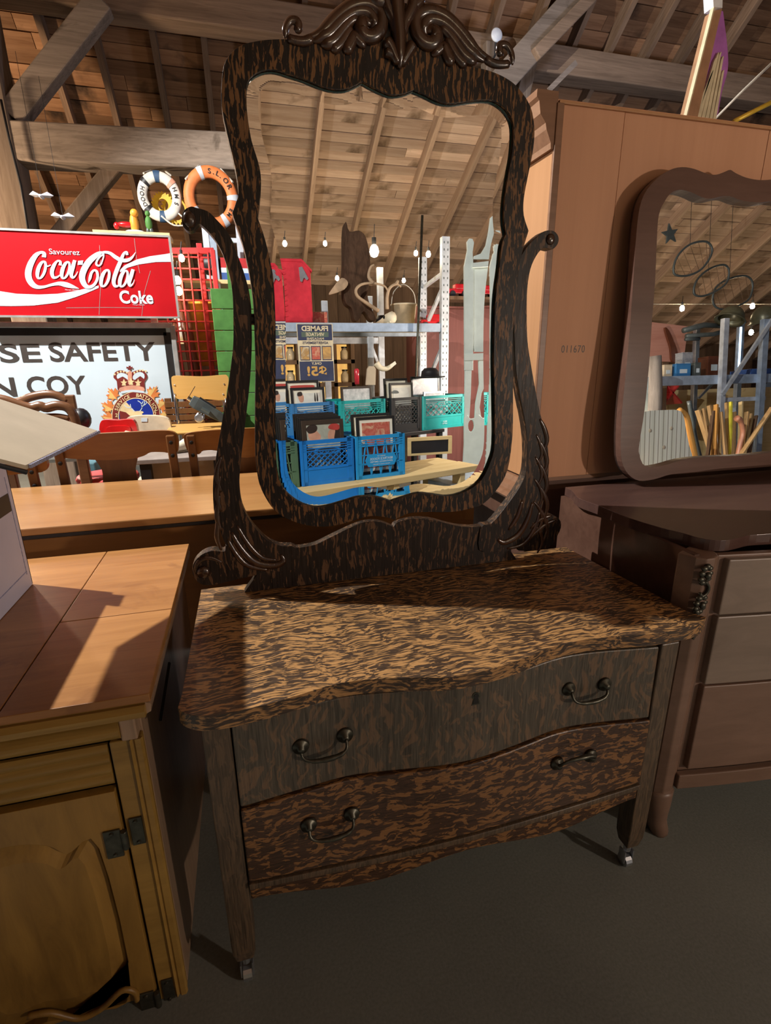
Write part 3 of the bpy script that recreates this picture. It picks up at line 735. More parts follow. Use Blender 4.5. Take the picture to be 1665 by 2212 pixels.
MB().box((bx1+.0006, by1-.25, (za+zb_)/2), (.001, .45, za-zb_)).build('printed_band', 'black_paint', ct)
MB().box((bx1+.0005, by1-.022, (z0+bz1)/2), (.001, .0022, bz1-z0-.07)).build('crease', 'carton_edge', ct)
MB().box((bx1+.0005, by1-.22, z0+.042), (.001, .40, .0022)).build('crease', 'carton_edge', ct)
A_, B_, C_, D_ = at(0, 862, X=-.50), at(210, 930, X=-.345), at(55, 1005, X=-.352), at(0, 986, X=-.388)
ex = (A_-B_); A2 = B_+ex*1.9; D2 = C_+(A2-B_)
mid1, mid2 = (A2*.42+D2*.58), (B_*.42+C_*.58)
dn = Vector((0, 0, -.007))
for q in ([A2, B_, mid2, mid1], [mid1, mid2, C_, D2]):
    MB().slab([q], dn).build('flap', 'cardboard', ct)
cm = MB(); nW = 34
for i in range(nW):
    p = B_.lerp(mid2, i/(nW/2)) if i < nW/2 else mid2.lerp(C_, (i-nW/2)/(nW/2))
    cm.box(p+Vector((.0035, 0, -.0035)), (.004, .006, .0062))
cm.build('corrugated_edge', 'carton_edge', ct)
MB().tube([D2+Vector((0, 0, -.012)), C_+Vector((0, 0, -.012))], .004).build('flap_edge', 'black_paint', ct)
MB().box((bx1-.012, by1-.03, (bz1+1.10)/2), (.005, .05, 1.12-bz1)).build('corner_flap', 'cardboard', ct)

# long table behind dresser and cabinet
TZ = .80; tf = (at(45, 1140, Z=TZ).y+at(600, 1100, Z=TZ).y)/2; tb_ = 2.24; TX0, TX1 = -1.15, .80
tbl = thing('long_table', 'long honey-brown wooden table behind the dresser and cabinet', 'table', (-.2, 1.95, 0))
MB().box(((TX0+TX1)/2, (tf+tb_)/2, TZ-.012), (TX1-TX0, tb_-tf, .024)).build('table_top', 'table_maple', tbl, bevel=.004)
MB().box(((TX0+TX1)/2, tf+.010, TZ-.030), (TX1-TX0-.004, .012, .010)).build('edge_bead', 'black_paint', tbl)
MB().box(((TX0+TX1)/2, tf+.022, TZ-.26), (TX1-TX0-.02, .018, .44)).build('front_panel', 'table_front', tbl)
for xx in (TX0+.04, TX1-.04):
    for yy in (tf+.06, tb_-.06): MB().box((xx, yy, (TZ-.03)/2), (.06, .06, TZ-.03)).build('leg', 'table_front', tbl, bevel=.003)

# ================================================================== WARDROBE (seen from the back) AND SECOND DRESSER
HY = 1.508; HX0 = at(1180, 560, Y=HY).x; HXR = 2.35; HTOP = at(1205, 224, Y=HY).z; HB = .875
hu = thing('hutch_cabinet', 'tall orange-brown hutch turned with its plywood back outward, stamped 011670', 'cabinet', (1.6, 1.8, 0))
sm1, sm2 = at(1312, 600, Y=HY).x, at(1660, 300, Y=HY).x
for x0, x1 in ((HX0+.012, sm1-.001), (sm1+.001, sm2-.001), (sm2+.001, HXR)):
    MB().box(((x0+x1)/2, HY+.004+.0015*(x0 > sm1), (HTOP+HB)/2), (x1-x0, .008, HTOP-HB)).build('back_board', 'hutch_back', hu, bevel=.001)
MB().box((HX0+.006, HY+.20, (HTOP+HB)/2), (.020, .40, HTOP-HB)).build('side_panel', 'hutch_side', hu, bevel=.002)
MB().box((HX0+.004, HY-.004, (HTOP+HB)/2), (.022, .012, HTOP-HB)).build('back_stile', 'hutch_trim', hu, bevel=.002)
MB().box(((HX0+HXR)/2, HY-.002, HTOP+.003), (HXR-HX0, .012, .008)).build('top_lip', 'hutch_side', hu, bevel=.001)
crown = [(0, -.13), (.012, -.13), (.014, -.115), (.030, -.085), (.034, -.07), (.052, -.05), (.058, -.02), (.066, -.012), (.066, .006), (0, .006)]
MB().sweep(crown, (HX0-.004, HY-.006, HTOP+.02), (HX0-.004, HY+.44, HTOP+.02), (-1, 0, 0), (0, 0, 1)).build('cornice', 'hutch_trim', hu)
MB().box(((HX0+HXR)/2, HY+.22, HTOP+.012), (HXR-HX0, .40, .016)).build('top_board', 'hutch_back', hu)
waist = [(0, 0), (.070, 0), (.075, .008), (.060, .018), (.045, .020), (.040, .034), (.022, .044), (.012, .060), (0, .062)]
MB().sweep(waist, (HX0-.004, HY-.006, HB-.065), (HX0-.004, HY+.50, HB-.065), (-1, 0, 0), (0, 0, 1)).build('waist_moulding', 'hutch_trim', hu)
MB().box(((HX0+HXR)/2, HY+.25, (HB-.012)/2), (HXR-HX0-.02, .46, HB-.012)).build('lower_case', 'walnut', hu, bevel=.003)  # darker wood than the hutch; the shadow here is put into the colour
MB().box(((HX0+HXR)/2, HY+.010, HB-.006), (HXR-HX0, .02, .012)).build('back_rail', 'hutch_trim', hu)
tx = MB(); o_ = at(1212, 762, Y=HY-.0005); e_ = at(1262, 762, Y=HY-.0005); u_ = at(1212, 746, Y=HY-.0005)
text_fit(tx, '011670', o_, (1, 0, 0), (0, 0, 1), e_.x-o_.x, u_.z-o_.z, 0, 0, 1.15); tx.build('stamped_number', 'dark_ink', hu, fix=False)

D2Z = .856
d2 = thing('vanity_dresser', 'dark walnut bow-front chest of drawers with bronze corner mounts at the right', 'dresser', (1.55, 1.15, 0))
top2 = [(1236, 1060), (1250, 1076), (1290.6, 1091), (1359.6, 1119), (1428, 1140), (1476, 1152), (1503, 1160), (1534, 1166), (1568, 1167), (1594, 1162), (1620, 1156), (1665, 1153)]
t2 = [at(x, y, Z=D2Z) for x, y in top2]; xm = 1.60
lead = [Vector((p.x, p.y, D2Z-.028)) for p in t2]
half = crom(lead, 3, False); half = [p for p in half if p.x < xm-.02] if True else half
print('d2 outline', [(round(p.x, 2), round(p.y, 2)) for p in half])
rightside = [Vector((2*xm-p.x, p.y, p.z)) for p in reversed(half)]
yb2 = 1.44
ol2 = [Vector((half[0].x+.005, yb2, D2Z-.028))]+half+rightside+[Vector((2*xm-half[0].x-.005, yb2, D2Z-.028))]
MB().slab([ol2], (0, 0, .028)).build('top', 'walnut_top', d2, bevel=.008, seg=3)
xl2 = .982
def fy2(x): 
    u = (x-xm)/(xm-xl2); return .875-.070*math.cos(u*math.pi/2)**1.0
def bowpanel(name, x0, x1, z0, z1, off, mt, par, th=.02):
    n = 20; vs = []; fs = []
    for i in range(n+1):
        x = x0+(x1-x0)*i/n; y = fy2(x)-off; vs += [(x, y, z0), (x, y, z1), (x, y+th, z0), (x, y+th, z1)]
    for i in range(n):
        a, b = 4*i, 4*i+4; fs += [(a, b, b+1, a+1), (a+2, a+3, b+3, b+2), (a+1, b+1, b+3, a+3), (a, a+2, b+2, b)]
    fs += [(0, 1, 3, 2), (4*n, 4*n+2, 4*n+3, 4*n+1)]
    return MB().add(vs, fs).build(name, mt, par, bevel=.003)
MB().box((xl2+.008, 1.16, .48), (.014, .54, .70)).build('side_panel', 'walnut', d2)
MB().box((2*xm-xl2-.008, 1.16, .48), (.014, .54, .70)).build('side_panel', 'walnut', d2)
MB().box((xm, 1.425, .48), (1.15, .012, .70)).build('back_panel', 'walnut', d2)
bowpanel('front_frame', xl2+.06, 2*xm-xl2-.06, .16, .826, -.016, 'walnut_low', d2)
zl = [zf_(1560, 1366, .80), zf_(1560, 1516, .80)]
zs = [.822, zl[0], zl[1], .215]
print('d2 drawer lines', zs)
for i in range(3):
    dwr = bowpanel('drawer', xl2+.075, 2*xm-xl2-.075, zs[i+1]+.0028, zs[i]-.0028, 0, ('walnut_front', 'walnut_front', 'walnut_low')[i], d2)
    for hx in (xm-.25, xm+.25):
        zc = (zs[i]+zs[i+1])/2; y = fy2(hx)
        hb = MB(); hb.ball((hx-.04, y-.008, zc), (.022, .006, .016)); hb.ball((hx+.04, y-.008, zc), (.022, .006, .016))
        for a_ in range(6): hb.ball((hx-.04+.018*math.cos(a_), y-.010, zc+.014*math.sin(a_)), .006)
        hb.tube(crom([(hx-.04, y-.016, zc), (hx-.03, y-.026, zc-.02), (hx, y-.03, zc-.028), (hx+.03, y-.026, zc-.02), (hx+.04, y-.016, zc)], 3, False), .004)
        hb.build('drawer_pull', 'bronze', dwr, smooth=True)
bowpanel('plinth_bead', xl2+.05, 2*xm-xl2-.05, .160, .205, .006, 'walnut_low', d2)
for sx in (-1, 1):
    px_ = xm+sx*(xm-xl2-.026); R_ = Matrix.Rotation(-sx*.45, 3, 'Z')
    ps = MB(); prof = [(-.038, .03), (-.040, -.01), (-.030, -.030), (-.010, -.040), (.012, -.040), (.034, -.026), (.044, -.004), (.044, .03)]
    ps.slab([[Vector((px_, .905, .828))+R_ @ Vector((a*-sx if sx > 0 else a, b_, 0)) for a, b_ in prof]], (0, 0, -.70))
    pst = ps.build('corner_post', 'walnut_low', d2, bevel=.003)
    ft = MB(); ft.tube(crom([(px_, .900, .14), (px_-sx*-.004, .888, .09), (px_, .885, .04), (px_-sx*.012, .875, .0)], 3, False), [.042, .040, .037, .034, .031, .029, .027, .026, .024, .022], 10).build('foot', 'walnut_low', d2, smooth=True)
    if sx < 0:
        om = MB(); base = Vector((px_, .862, .70)); 
        for zc, s_ in ((.790, 1), (.715, 1)):
            for a_ in range(9):
                an = a_*2*math.pi/9; om.ball((px_+.018*math.cos(an)-.014, .862+.006*math.cos(an), zc+.020*math.sin(an)), (.009, .006, .007), n=8, m=5)
            om.ball((px_-.014, .856, zc), (.009, .007, .009), n=8, m=6)
        for pth in ([(-.004, .722), (.010, .706), (.006, .690), (-.008, .684), (-.012, .694)], [(-.006, .69), (-.016, .675), (-.006, .664)], [(-.004, .632), (.008, .618), (.004, .602), (-.008, .594)], [(-.006, .64), (-.018, .622), (-.010, .606), (-.004, .585), (-.010, .572)]):
            q = crom([(px_+a_-.010, .860, b_+.052) for a_, b_ in pth], 3, False); om.tube(q, .0038, 6)
        om.build('bronze_mount', 'bronze', pst, smooth=True)
# mirror of the second dresser
PL2 = (P2, tuple(N2)); n2v = Vector(N2)
m2o = [(1665, 391), (1644.5, 394), (1623, 394), (1598, 389), (1576, 379.5), (1564.5, 372.7), (1551, 377.6), (1535, 383), (1516, 381.5), (1488, 371), (1461, 367), (1434, 373.7), (1404, 395), (1379, 428), (1367, 477), (1359.5, 575), (1352, 690), (1344, 785), (1334, 887), (1331, 955), (1334, 996), (1348, 1023), (1371.5, 1036.5), (1405, 1033), (1439, 1023), (1490, 1018), (1541, 1011), (1600, 1007), (1665, 1004)]
m2i = [(1665, 436), (1629, 442), (1590, 438), (1564.5, 429), (1547, 429), (1525, 434), (1506, 432), (1480.5, 420.5), (1457, 415.6), (1437.6, 422.5), (1422, 444), (1412, 469), (1408, 516), (1404, 614), (1398, 690), (1392, 785), (1382, 887), (1371.5, 955), (1371.5, 982), (1385, 1006), (1422, 1004), (1466.5, 992), (1524, 985.6), (1600, 983), (1665, 982)]
def sym2(l):
    P = crom([at(x, y, pl=PL2) for x, y in l], 3, False); xc = at(1665, 400, pl=PL2).x+.012
    P = [p for p in P if p.x < xc-.006]
    return P+[Vector((2*xc-p.x, p.y, p.z)) for p in reversed(P)]
O2, I2 = sym2(m2o), sym2(m2i)
vm = thing('vanity_mirror', 'brown scalloped wooden mirror leaning against the hutch back', 'mirror', (1.5, 1.42, D2Z))
f2 = MB(); f2.slab([[p+n2v*.020 for p in O2], [p+n2v*.020 for p in I2]], -n2v*.032)
f2.build('frame', 'vanity_wood', vm, bevel=.011, seg=4)
MB().flat([I2]).build('glass', 'mirror_glass', vm, fix=False)
MB().slab([[p-n2v*.004 for p in O2]], -n2v*.008).build('backboard', 'black_backing', vm)

# ================================================================== SIGNS AT THE BACK LEFT
plain('coke_red', (.50, .007, .013), .28, 0, .6, .10, 4)
plain('sign_white', (.62, .73, .80), .35, 0, .5, .03, 5)
plain('sign_metal', (.55, .55, .53), .4, .6)
plain('sign_black', (.020, .018, .018), .4)
plain('letter_brown', (.060, .048, .042), .45)
plain('crest_red', (.19, .022, .018), .45); plain('crest_cream', (.80, .62, .33), .45); plain('crest_blue', (.008, .030, .30), .4)
plain('leaf_orange', (.72, .22, .055), .45); plain('crest_pink', (.70, .33, .22), .45); plain('leaf_gold', (.80, .50, .16), .45)
SY = 3.9
def sgn_box(name, label, px4, Y, mt, th=.04, rim=None):
    t_ = thing(name, label, 'sign', at(*px4[3], Y=Y))
    L_ = [at(x, y, Y=Y) for x, y in px4]
    MB().slab([L_], (0, th, 0)).build('panel', mt, t_)
    return t_
zt_, zb2 = at(368, 511, Y=SY).z, at(384, 686, Y=SY).z; xr_ = at(376, 600, Y=SY).x; xl_ = xr_-1.16
ck = thing('cola_sign', 'red enamel Coca-Cola sign with white script and wave', 'sign', ((xl_+xr_)/2, SY, zb2))
MB().box(((xl_+xr_)/2, SY+.02, (zt_+zb2)/2), (xr_-xl_, .04, zt_-zb2)).build('panel', 'coke_red', ck)
for a_, b_ in (((xl_, SY, zt_), (xr_, SY, zt_)), ((xl_, SY, zb2), (xr_, SY, zb2)), ((xr_, SY, zt_), (xr_, SY, zb2))):
    MB().bar(a_, b_, .014, .012).build('metal_rim', 'sign_metal', ck)
CKD[0] = 0
def ckp(x, y, d=.003):
    p = at(x/4.1625, 500+y/4.1625, Y=SY-d-CKD[0]); p.z = min(p.z, zt_-.004); p.x = min(p.x, xr_-.004); return p
sc_ = MB()
C1 = [(394, 232, 40), (396, 200, 34), (368, 188, 24), (322, 215, 42), (278, 285, 56), (254, 365, 60), (262, 430, 56), (295, 478, 48), (340, 500, 34), (400, 497, 24), (460, 480, 24), (530, 468, 34), (590, 478, 46), (645, 494, 34), (710, 514, 3)]
stroke(sc_, C1, ckp)
def slant(cx, cy, rx, ry, sh=.28, n=12): return [(cx+rx*math.cos(a)+sh*-ry*math.sin(a)*-1*.0-(-sh*ry*math.sin(a)), cy-ry*math.sin(a)) for a in [2*math.pi*i/n for i in range(n)]]
def oval(cx, cy, rx, ry, wl, wr, sh=.26):
    n = 12; pts = []
    for i in range(n):
        a = 2*math.pi*i/n; x = cx+rx*math.cos(a)+sh*ry*math.sin(a); y = cy-ry*math.sin(a)
        w_ = wl+(wr-wl)*(.5+.5*math.cos(a)); pts.append((x, y, w_*(.55+.45*abs(math.cos(a)))))
    stroke(sc_, pts, ckp, True)
oval(373, 346, 32, 76, 36, 26)
stroke(sc_, [(398, 282, 10), (412, 305, 12), (432, 312, 12), (455, 300, 10)], ckp)
stroke(sc_, [(540, 305, 30), (542, 272, 22), (515, 266, 18), (482, 310, 34), (466, 365, 36), (478, 410, 28), (510, 412, 18), (545, 385, 10), (565, 350, 6)], ckp)
oval(590, 348, 30, 74, 36, 22)
stroke(sc_, [(672, 258, 30), (655, 320, 36), (640, 385, 34), (655, 415, 22), (680, 395, 12), (698, 360, 6)], ckp)
sc_.flat([[ckp(*q) for q in ((702, 264), (748, 260), (742, 300), (697, 300))]])
stroke(sc_, [(905, 300, 12), (920, 262, 14), (932, 215, 14), (915, 190, 22), (870, 210, 44), (800, 270, 56), (752, 350, 58), (738, 420, 54), (762, 480, 44), (800, 500, 30), (846, 478, 26), (876, 420, 24), (872, 365, 24), (848, 348, 18), (822, 372, 24), (808, 420, 26), (795, 462, 4)], ckp)
stroke(sc_, [(932, 205, 14), (900, 225, 16), (872, 262, 18), (866, 295, 20), (890, 308, 16), (915, 285, 14)], ckp)
stroke(sc_, [(890, 196, 14), (940, 186, 22), (990, 196, 28), (1040, 232, 34), (1090, 258, 34), (1145, 258, 32), (1185, 235, 22), (1218, 186, 3)], ckp)
oval(945, 420, 32, 74, 36, 26)
stroke(sc_, [(1142, 212, 26), (1138, 186, 20), (1112, 200, 24), (1082, 270, 36), (1045, 360, 38), (1022, 440, 36), (1032, 488, 28), (1062, 488, 16), (1090, 455, 6)], ckp)
oval(1112, 424, 30, 72, 36, 22)
stroke(sc_, [(1196, 340, 30), (1178, 400, 36), (1160, 460, 34), (1172, 488, 22), (1196, 466, 10), (1208, 432, 5)], ckp)
sc_.build('script_lettering', 'sign_white', ck, fix=False); CKD[0] = 0
wv = MB(); wv.flat([[ckp(*q, .002) for q in ((1072, 352), (1120, 305), (1230, 252), (1350, 222), (1480, 204), (1560, 196), (1580, 274), (1400, 275), (1250, 296), (1150, 325), (1082, 366))]])
wv.flat([[ckp(*q, .002) for q in ((-420, 470), (-200, 512), (0, 537), (150, 560), (350, 567), (520, 560), (680, 535), (800, 505), (888, 486), (886, 508), (800, 545), (680, 590), (520, 640), (300, 666), (100, 671), (-200, 665), (-420, 650))]])
wv.build('white_wave', 'sign_white', ck, fix=False)
def fit_px(mb, body, x0, y0, x1, y1, Y, bold=0, shear=0, sp=1.):
    a = at(x0, y1, Y=Y); b_ = at(x1, (y0+y1)/2, Y=Y); c_ = at(x0, y0, Y=Y)
    text_fit(mb, body, a, (1, 0, 0), (0, 0, 1), b_.x-a.x, c_.z-a.z, bold, shear, sp)
tm = MB(); fit_px(tm, 'Savourez', 107, 537, 171.5, 549, SY-.003, .004); tm.build('small_lettering', 'sign_white', ck, fix=False)
tm = MB(); fit_px(tm, 'Coke', 260, 627, 330, 656, SY-.003, .03, 0, 1.02); fit_px(tm, 'Marque déposée', 141, 624.5, 171, 628, SY-.003); fit_px(tm, 'Marque déposée', 287, 657, 312, 660, SY-.003)
tm.build('coke_lettering', 'sign_white', ck, fix=False)
for l in ([(215, 530), (218, 600), (214, 680)], [(290, 515), (295, 560), (302, 590)], [(325, 585), (312, 630), (306, 682)], [(143, 665), (230, 664), (305, 665)]):
    scr = MB(); P = [at(x, y, Y=SY-.0008) for x, y in l]
    for i in range(len(P)-1): scr.bar(P[i], P[i+1], .0006, .0022)
    scr.build('scratch', 'sign_metal', ck)

WY = 4.0
wz0, wz1 = .62, at(366, 703, Y=WY).z; wx1 = at(384, 800, Y=WY).x; wx0 = wx1-1.30
ws = thing('safety_sign', 'white sign reading SE SAFETY and N COY with crowned battalion crest', 'sign', ((wx0+wx1)/2, WY, wz0))
MB().box(((wx0+wx1)/2, WY+.02, (wz0+wz1)/2), (wx1-wx0, .03, wz1-wz0)).build('panel', 'sign_white', ws)
for a_, b_ in (((wx0, WY, wz1), (wx1, WY, wz1)), ((wx1, WY, wz1), (wx1, WY, wz0)), ((wx0, WY, wz0), (wx1, WY, wz0))):
    MB().bar(a_, b_, .03, .035).build('metal_frame', 'sign_metal', ws, bevel=.003)
bw = .045
MB().box(((wx0+wx1)/2-.02, WY+.003, wz1-.042), (wx1-wx0-.05, .003, bw)).build('black_border', 'sign_black', ws)
MB().box((wx1-.042, WY+.003, (wz0+wz1)/2-.02), (bw, .003, wz1-wz0-.05)).build('black_border', 'sign_black', ws)
WF = WY+.003
tm = MB(); fit_px(tm, 'SAFETY', 110, 739.5, 337, 782, WF, .022); tm.build('lettering', 'letter_brown', ws, fix=False)
tm = MB(); fit_px(tm, 'SE', 2, 743, 88, 784, WF, .022); tm.build('lettering', 'letter_brown', ws, fix=False)
tm = MB(); fit_px(tm, 'COY', 62, 813, 187, 855, WF, .022); tm.build('lettering', 'letter_brown', ws, fix=False)
tm = MB(); fit_px(tm, 'N', -18, 816, 34, 858, WF, .022); tm.build('lettering', 'letter_brown', ws, fix=False)
# crest; drawing units = pixels of a 5.55x view with origin (200, 770)
def cp(x, y, d=0.): return at(200+x/5.55, 770+y/5.55, Y=WF-.0015-d)
def poly(name, l, mt, d=0., smooth=0):
    P = [cp(x, y, d) for x, y in l]
    if smooth: P = crom(P, smooth)
    return MB().flat([P]).build(name, mt, ws, fix=False)
def circ(cx, cy, r, n=40, a0=0, a1=360): return [(cx+r*math.cos(math.radians(a0+(a1-a0)*i/n)), cy-r*math.sin(math.radians(a0+(a1-a0)*i/n))) for i in range(n if a1-a0 == 360 else n+1)]
ccx, ccy = 520, 710
leaf = [(0, 100), (-14, 62), (-66, 72), (-50, 44), (-96, 4), (-70, -4), (-80, -44), (-44, -32), (-28, -12), (-34, -70), (-14, -60), (0, -104), (14, -60), (34, -70), (28, -12), (44, -32), (80, -44), (70, -4), (96, 4), (50, 44), (66, 72), (14, 62)]
for lx, ly, an, s_ in ((240, 450, -38, .92), (180, 600, -62, .92), (180, 730, -80, .85), (725, 430, 32, .92), (850, 580, 52, .92), (870, 720, 78, .85)):
    ca, sa = math.cos(math.radians(an)), math.sin(math.radians(an))
    R2 = lambda x, y: (lx+s_*(x*ca-y*sa), ly+s_*(x*sa+y*ca))
    poly('maple_leaf', [R2(x, y) for x, y in leaf], 'leaf_orange', .0008)
    poly('maple_leaf', [R2(x*.9, y*.9) for x, y in ((0, 90), (-60, 40), (-80, 4), (-40, -20), (0, -95))], 'leaf_gold', .0012)
poly('crest_disc', circ(ccx, ccy, 292, 48), 'crest_cream', .0016)
poly('crest_ring', circ(ccx, ccy, 284, 48), 'crest_red', .0020)
poly('crest_inner_ring', circ(ccx, ccy, 216, 48), 'crest_cream', .0024)
poly('crest_field', circ(ccx, ccy, 206, 48), 'crest_blue', .0028)
poly('crest_wedge', [(ccx-200, ccy-50), (ccx-165, ccy-125), (ccx-120, ccy-165), (ccx+20, ccy-20), (ccx+30, ccy+80), (ccx-190, ccy+80)], 'crest_cream', .0032)
poly('crest_wedge', [(ccx-200, ccy-60), (ccx-120, ccy-40), (ccx-40, ccy+30), (ccx-20, ccy+140), (ccx-190, ccy+90)], 'crest_red', .0036)
elk = [(ccx-60, ccy-10), (ccx-20, ccy-50), (ccx+60, ccy-56), (ccx+92, ccy-40), (ccx+70, ccy-20), (ccx+100, ccy+10), (ccx+110, ccy+60), (ccx-30, ccy+60), (ccx-10, ccy+10), (ccx-50, ccy+5)]
poly('crest_elk', elk, 'crest_cream', .0040, 3)
an_ = MB()
for l in ([(40, -50), (70, -90), (60, -150), (20, -180)], [(66, -100), (100, -140), (96, -190)], [(64, -130), (84, -170)], [(-20, -50), (-60, -90), (-110, -100), (-140, -130)], [(-60, -90), (-70, -140)], [(90, -120), (125, -150), (120, -180)]):
    stroke(an_, [(ccx+x, ccy+y, 9) for x, y in l], lambda x, y: cp(x, y, .0044), sub=3)
an_.build('crest_antlers', 'sign_white', ws, fix=False)
tm = MB(); word = 'SERVICE  BATTALION'
for i, ch in enumerate(word):
    if ch == ' ': continue
    a = math.radians(162-i*(162-18)/(len(word)-1)); vs, fs = text_mesh(ch, .02)
    x0 = min(v.x for v in vs); x1 = max(v.x for v in vs); s_ = 60; r_ = 226
    ux = (math.sin(a), math.cos(a)); uy = (math.cos(a), -math.sin(a))
    tm.add([cp(ccx+(r_+v.y*s_)*math.cos(a)+(v.x-(x0+x1)/2)*s_*ux[0], ccy-(r_+v.y*s_)*math.sin(a)+(v.x-(x0+x1)/2)*s_*ux[1], .0048) for v in vs], fs)
for ch, x, y in (('2', 270, 725), ('2', 735, 705)):
    vs, fs = text_mesh(ch, .02); tm.add([cp(x+v.x*60, y-v.y*60, .0048) for v in vs], fs)
tm.build('crest_lettering', 'crest_cream', ws, fix=False)
kx_, ky_ = 462, 300
poly('crown_outline', [(330, 430), (290, 300), (250, 250), (270, 190), (340, 165), (410, 190), (440, 215), (470, 190), (560, 160), (630, 190), (655, 250), (620, 310), (605, 430)], 'crest_red', .0012, 3)
poly('crown_inside', [(300, 270), (290, 220), (340, 195), (410, 215), (436, 262), (420, 280), (360, 240)], 'sign_white', .0018, 2)
poly('crown_inside', [(480, 262), (500, 210), (570, 185), (620, 215), (615, 270), (570, 235), (510, 280)], 'sign_white', .0018, 2)
poly('crown_band', [(335, 425), (325, 375), (470, 345), (612, 370), (606, 425), (470, 400)], 'crest_pink', .0020, 2)
poly('crown_ermine', [(350, 445), (345, 420), (470, 398), (610, 415), (612, 440), (470, 425)], 'sign_white', .0022, 2)
poly('crown_arch', [(425, 330), (420, 190), (450, 170), (470, 190), (470, 330)], 'crest_pink', .0020)
poly('crown_cross', [(428, 165), (434, 142), (405, 148), (405, 122), (434, 128), (428, 112), (462, 112), (456, 128), (480, 122), (480, 148), (456, 142), (462, 165)], 'crest_red', .0022)
jw = MB()
for x, y in [(265+i*36, 215-60*math.sin(math.pi*i/5)*.6) for i in range(5)]+[(500+i*34, 195-50*math.sin(math.pi*i/5)*.6) for i in range(5)]: MB().flat([[cp(a, b_, .0024) for a, b_ in circ(x, y, 12, 10)]]).build('crown_pearl', 'crest_cream', ws, fix=False)
for x, y in ((375, 310), (545, 310), (460, 300)):
    MB().flat([[cp(a, b_, .0026) for a, b_ in ((x, y-45), (x+14, y-10), (x+42, y-8), (x+18, y+12), (x+26, y+40), (x-26, y+40), (x-18, y+12), (x-42, y-8), (x-14, y-10))]]).build('crown_jewel', 'crest_cream', ws, fix=False)
# two posts carry both signs
sp_ = thing('sign_rack', 'plain steel rack holding up the red and white signs', 'rack', ((wx0+wx1)/2, WY+.08, 0))
for x in (wx0+.1, wx1-.12): MB().box((x, WY+.075, zt_/2), (.04, .05, zt_)).build('upright', 'sign_metal', sp_)
MB().box(((wx0+wx1)/2, WY+.06, wz0-.03), (wx1-wx0, .07, .03)).build('ledge', 'sign_metal', sp_)

# ================================================================== RED WIRE CAGE, GREEN CRATE, SHELVES
plain('cage_red', (.50, .035, .040), .4); plain('paint_green', (.085, .24, .055), .6, 0, .3, .25, 9)
plain('orange_tub', (.80, .33, .035), .5); plain('bat_brown', (.12, .035, .015), .35); plain('rack_blue', (.42, .52, .66), .4, .3); plain('rack_white', (.62, .67, .74), .4, .2)
YC = 4.35
cg = thing('wire_cage', 'red wire mesh cage door beside the red cola sign', 'cage', at(420, 810, Y=YC))
def cw(x, y, Y=YC): return at(x, y, Y=Y)
zc0 = .0; 
MB().bar(cw(372, 542), cw(462, 542), .03, .04).build('top_rail', 'cage_red', cg, bevel=.004)
q = cw(459, 540); MB().bar(q, (q.x, q.y, zc0), .035, .035, (1, 0, 0)).build('side_rail', 'cage_red', cg, bevel=.004)
q = cw(429, 524); MB().bar(q+Vector((0, .03, 0)), (q.x, q.y+.03, zc0), .03, .04, (1, 0, 0)).build('middle_post', 'cage_red', cg, bevel=.004)
xa, xb_ = cw(372, 700).x-.25, cw(462, 545).x
for y in (556, 581, 604, 627, 649, 672, 695, 715, 738, 759, 780, 801, 822, 843):
    z = cw(420, y).z; MB().tube([(xa, YC-.01, z), (xb_, YC-.01, z)], .006, 6).build('wire', 'cage_red', cg)
for x in (345, 365, 386, 407, 428, 449):
    q = cw(x, 546); MB().tube([(q.x, YC-.018, q.z), (q.x, YC-.018, zc0)], .006, 6).build('wire', 'cage_red', cg)
gc = thing('green_plank_door', 'green painted plank panel behind the left mirror upright', 'panel', at(505, 850, Y=3.97))
ys_ = [623, 667.7, 714, 758.7, 803, 850, 900, 960]
gx0, gx1 = at(455, 640, Y=3.97).x, at(585, 640, Y=3.97).x
for i in range(7):
    z1_, z0_ = at(500, ys_[i], Y=3.97).z-.002, at(500, ys_[i+1], Y=3.97).z+.002
    MB().box(((gx0+gx1)/2, 3.99, (z0_+z1_)/2), (gx1-gx0, .03, z1_-z0_)).build('plank', 'paint_green', gc, bevel=.004)
MB().box((gx0+.15, 4.02, at(500, 740, Y=4.0).z/2+.4), (.06, .03, at(500, 740, Y=4.0).z+.5)).build('batten', 'paint_green', gc)
MB().box((gx1-.12, 4.02, at(500, 960, Y=4.0).z/2), (.06, .03, at(500, 960, Y=4.0).z)).build('leg', 'paint_green', gc)
for i, (a_, b_, r_) in enumerate((((384, 635), (402, 735), .030), ((392, 610), (414, 738), .032), ((376, 690), (390, 780), .026))):
    p0, p1 = at(*a_, Y=YC+.07), at(*b_, Y=YC+.07); d_ = (p1-p0); p1 = p0+d_*((p0.z-.02)/-d_.z)
    o = MB().tube([p0, p0.lerp(p1, .4), p1], [r_*.6, r_*.8, r_], 10).build('wooden_bat', 'bat_brown', smooth=True)
    tag(o, ('long brown turned pole nearest the cola sign corner inside the cage', 'taller brown turned pole in the middle of the cage', 'shortest brown turned pole at the cage foot by the white sign')[i], 'pole', 'turned poles in the cage')
ot = thing('orange_tub', 'orange plastic tub standing behind the red cage mesh', 'tub', at(450, 790, Y=YC+.25))
tz0, tz1 = at(450, 790, Y=YC+.25).z, at(450, 655, Y=YC+.25).z
MB().lathe([(0, 0), (.13, 0), (.15, tz1-tz0), (.155, tz1-tz0), (.155, tz1-tz0-.02), (.15, tz1-tz0-.02)], (ot.location.x, ot.location.y, tz0), 20).build('tub', 'orange_tub', ot, smooth=True)
MB().box((ot.location.x, ot.location.y, tz0/2), (.26, .26, tz0-.001)).build('plinth', 'wall_wood', ot)
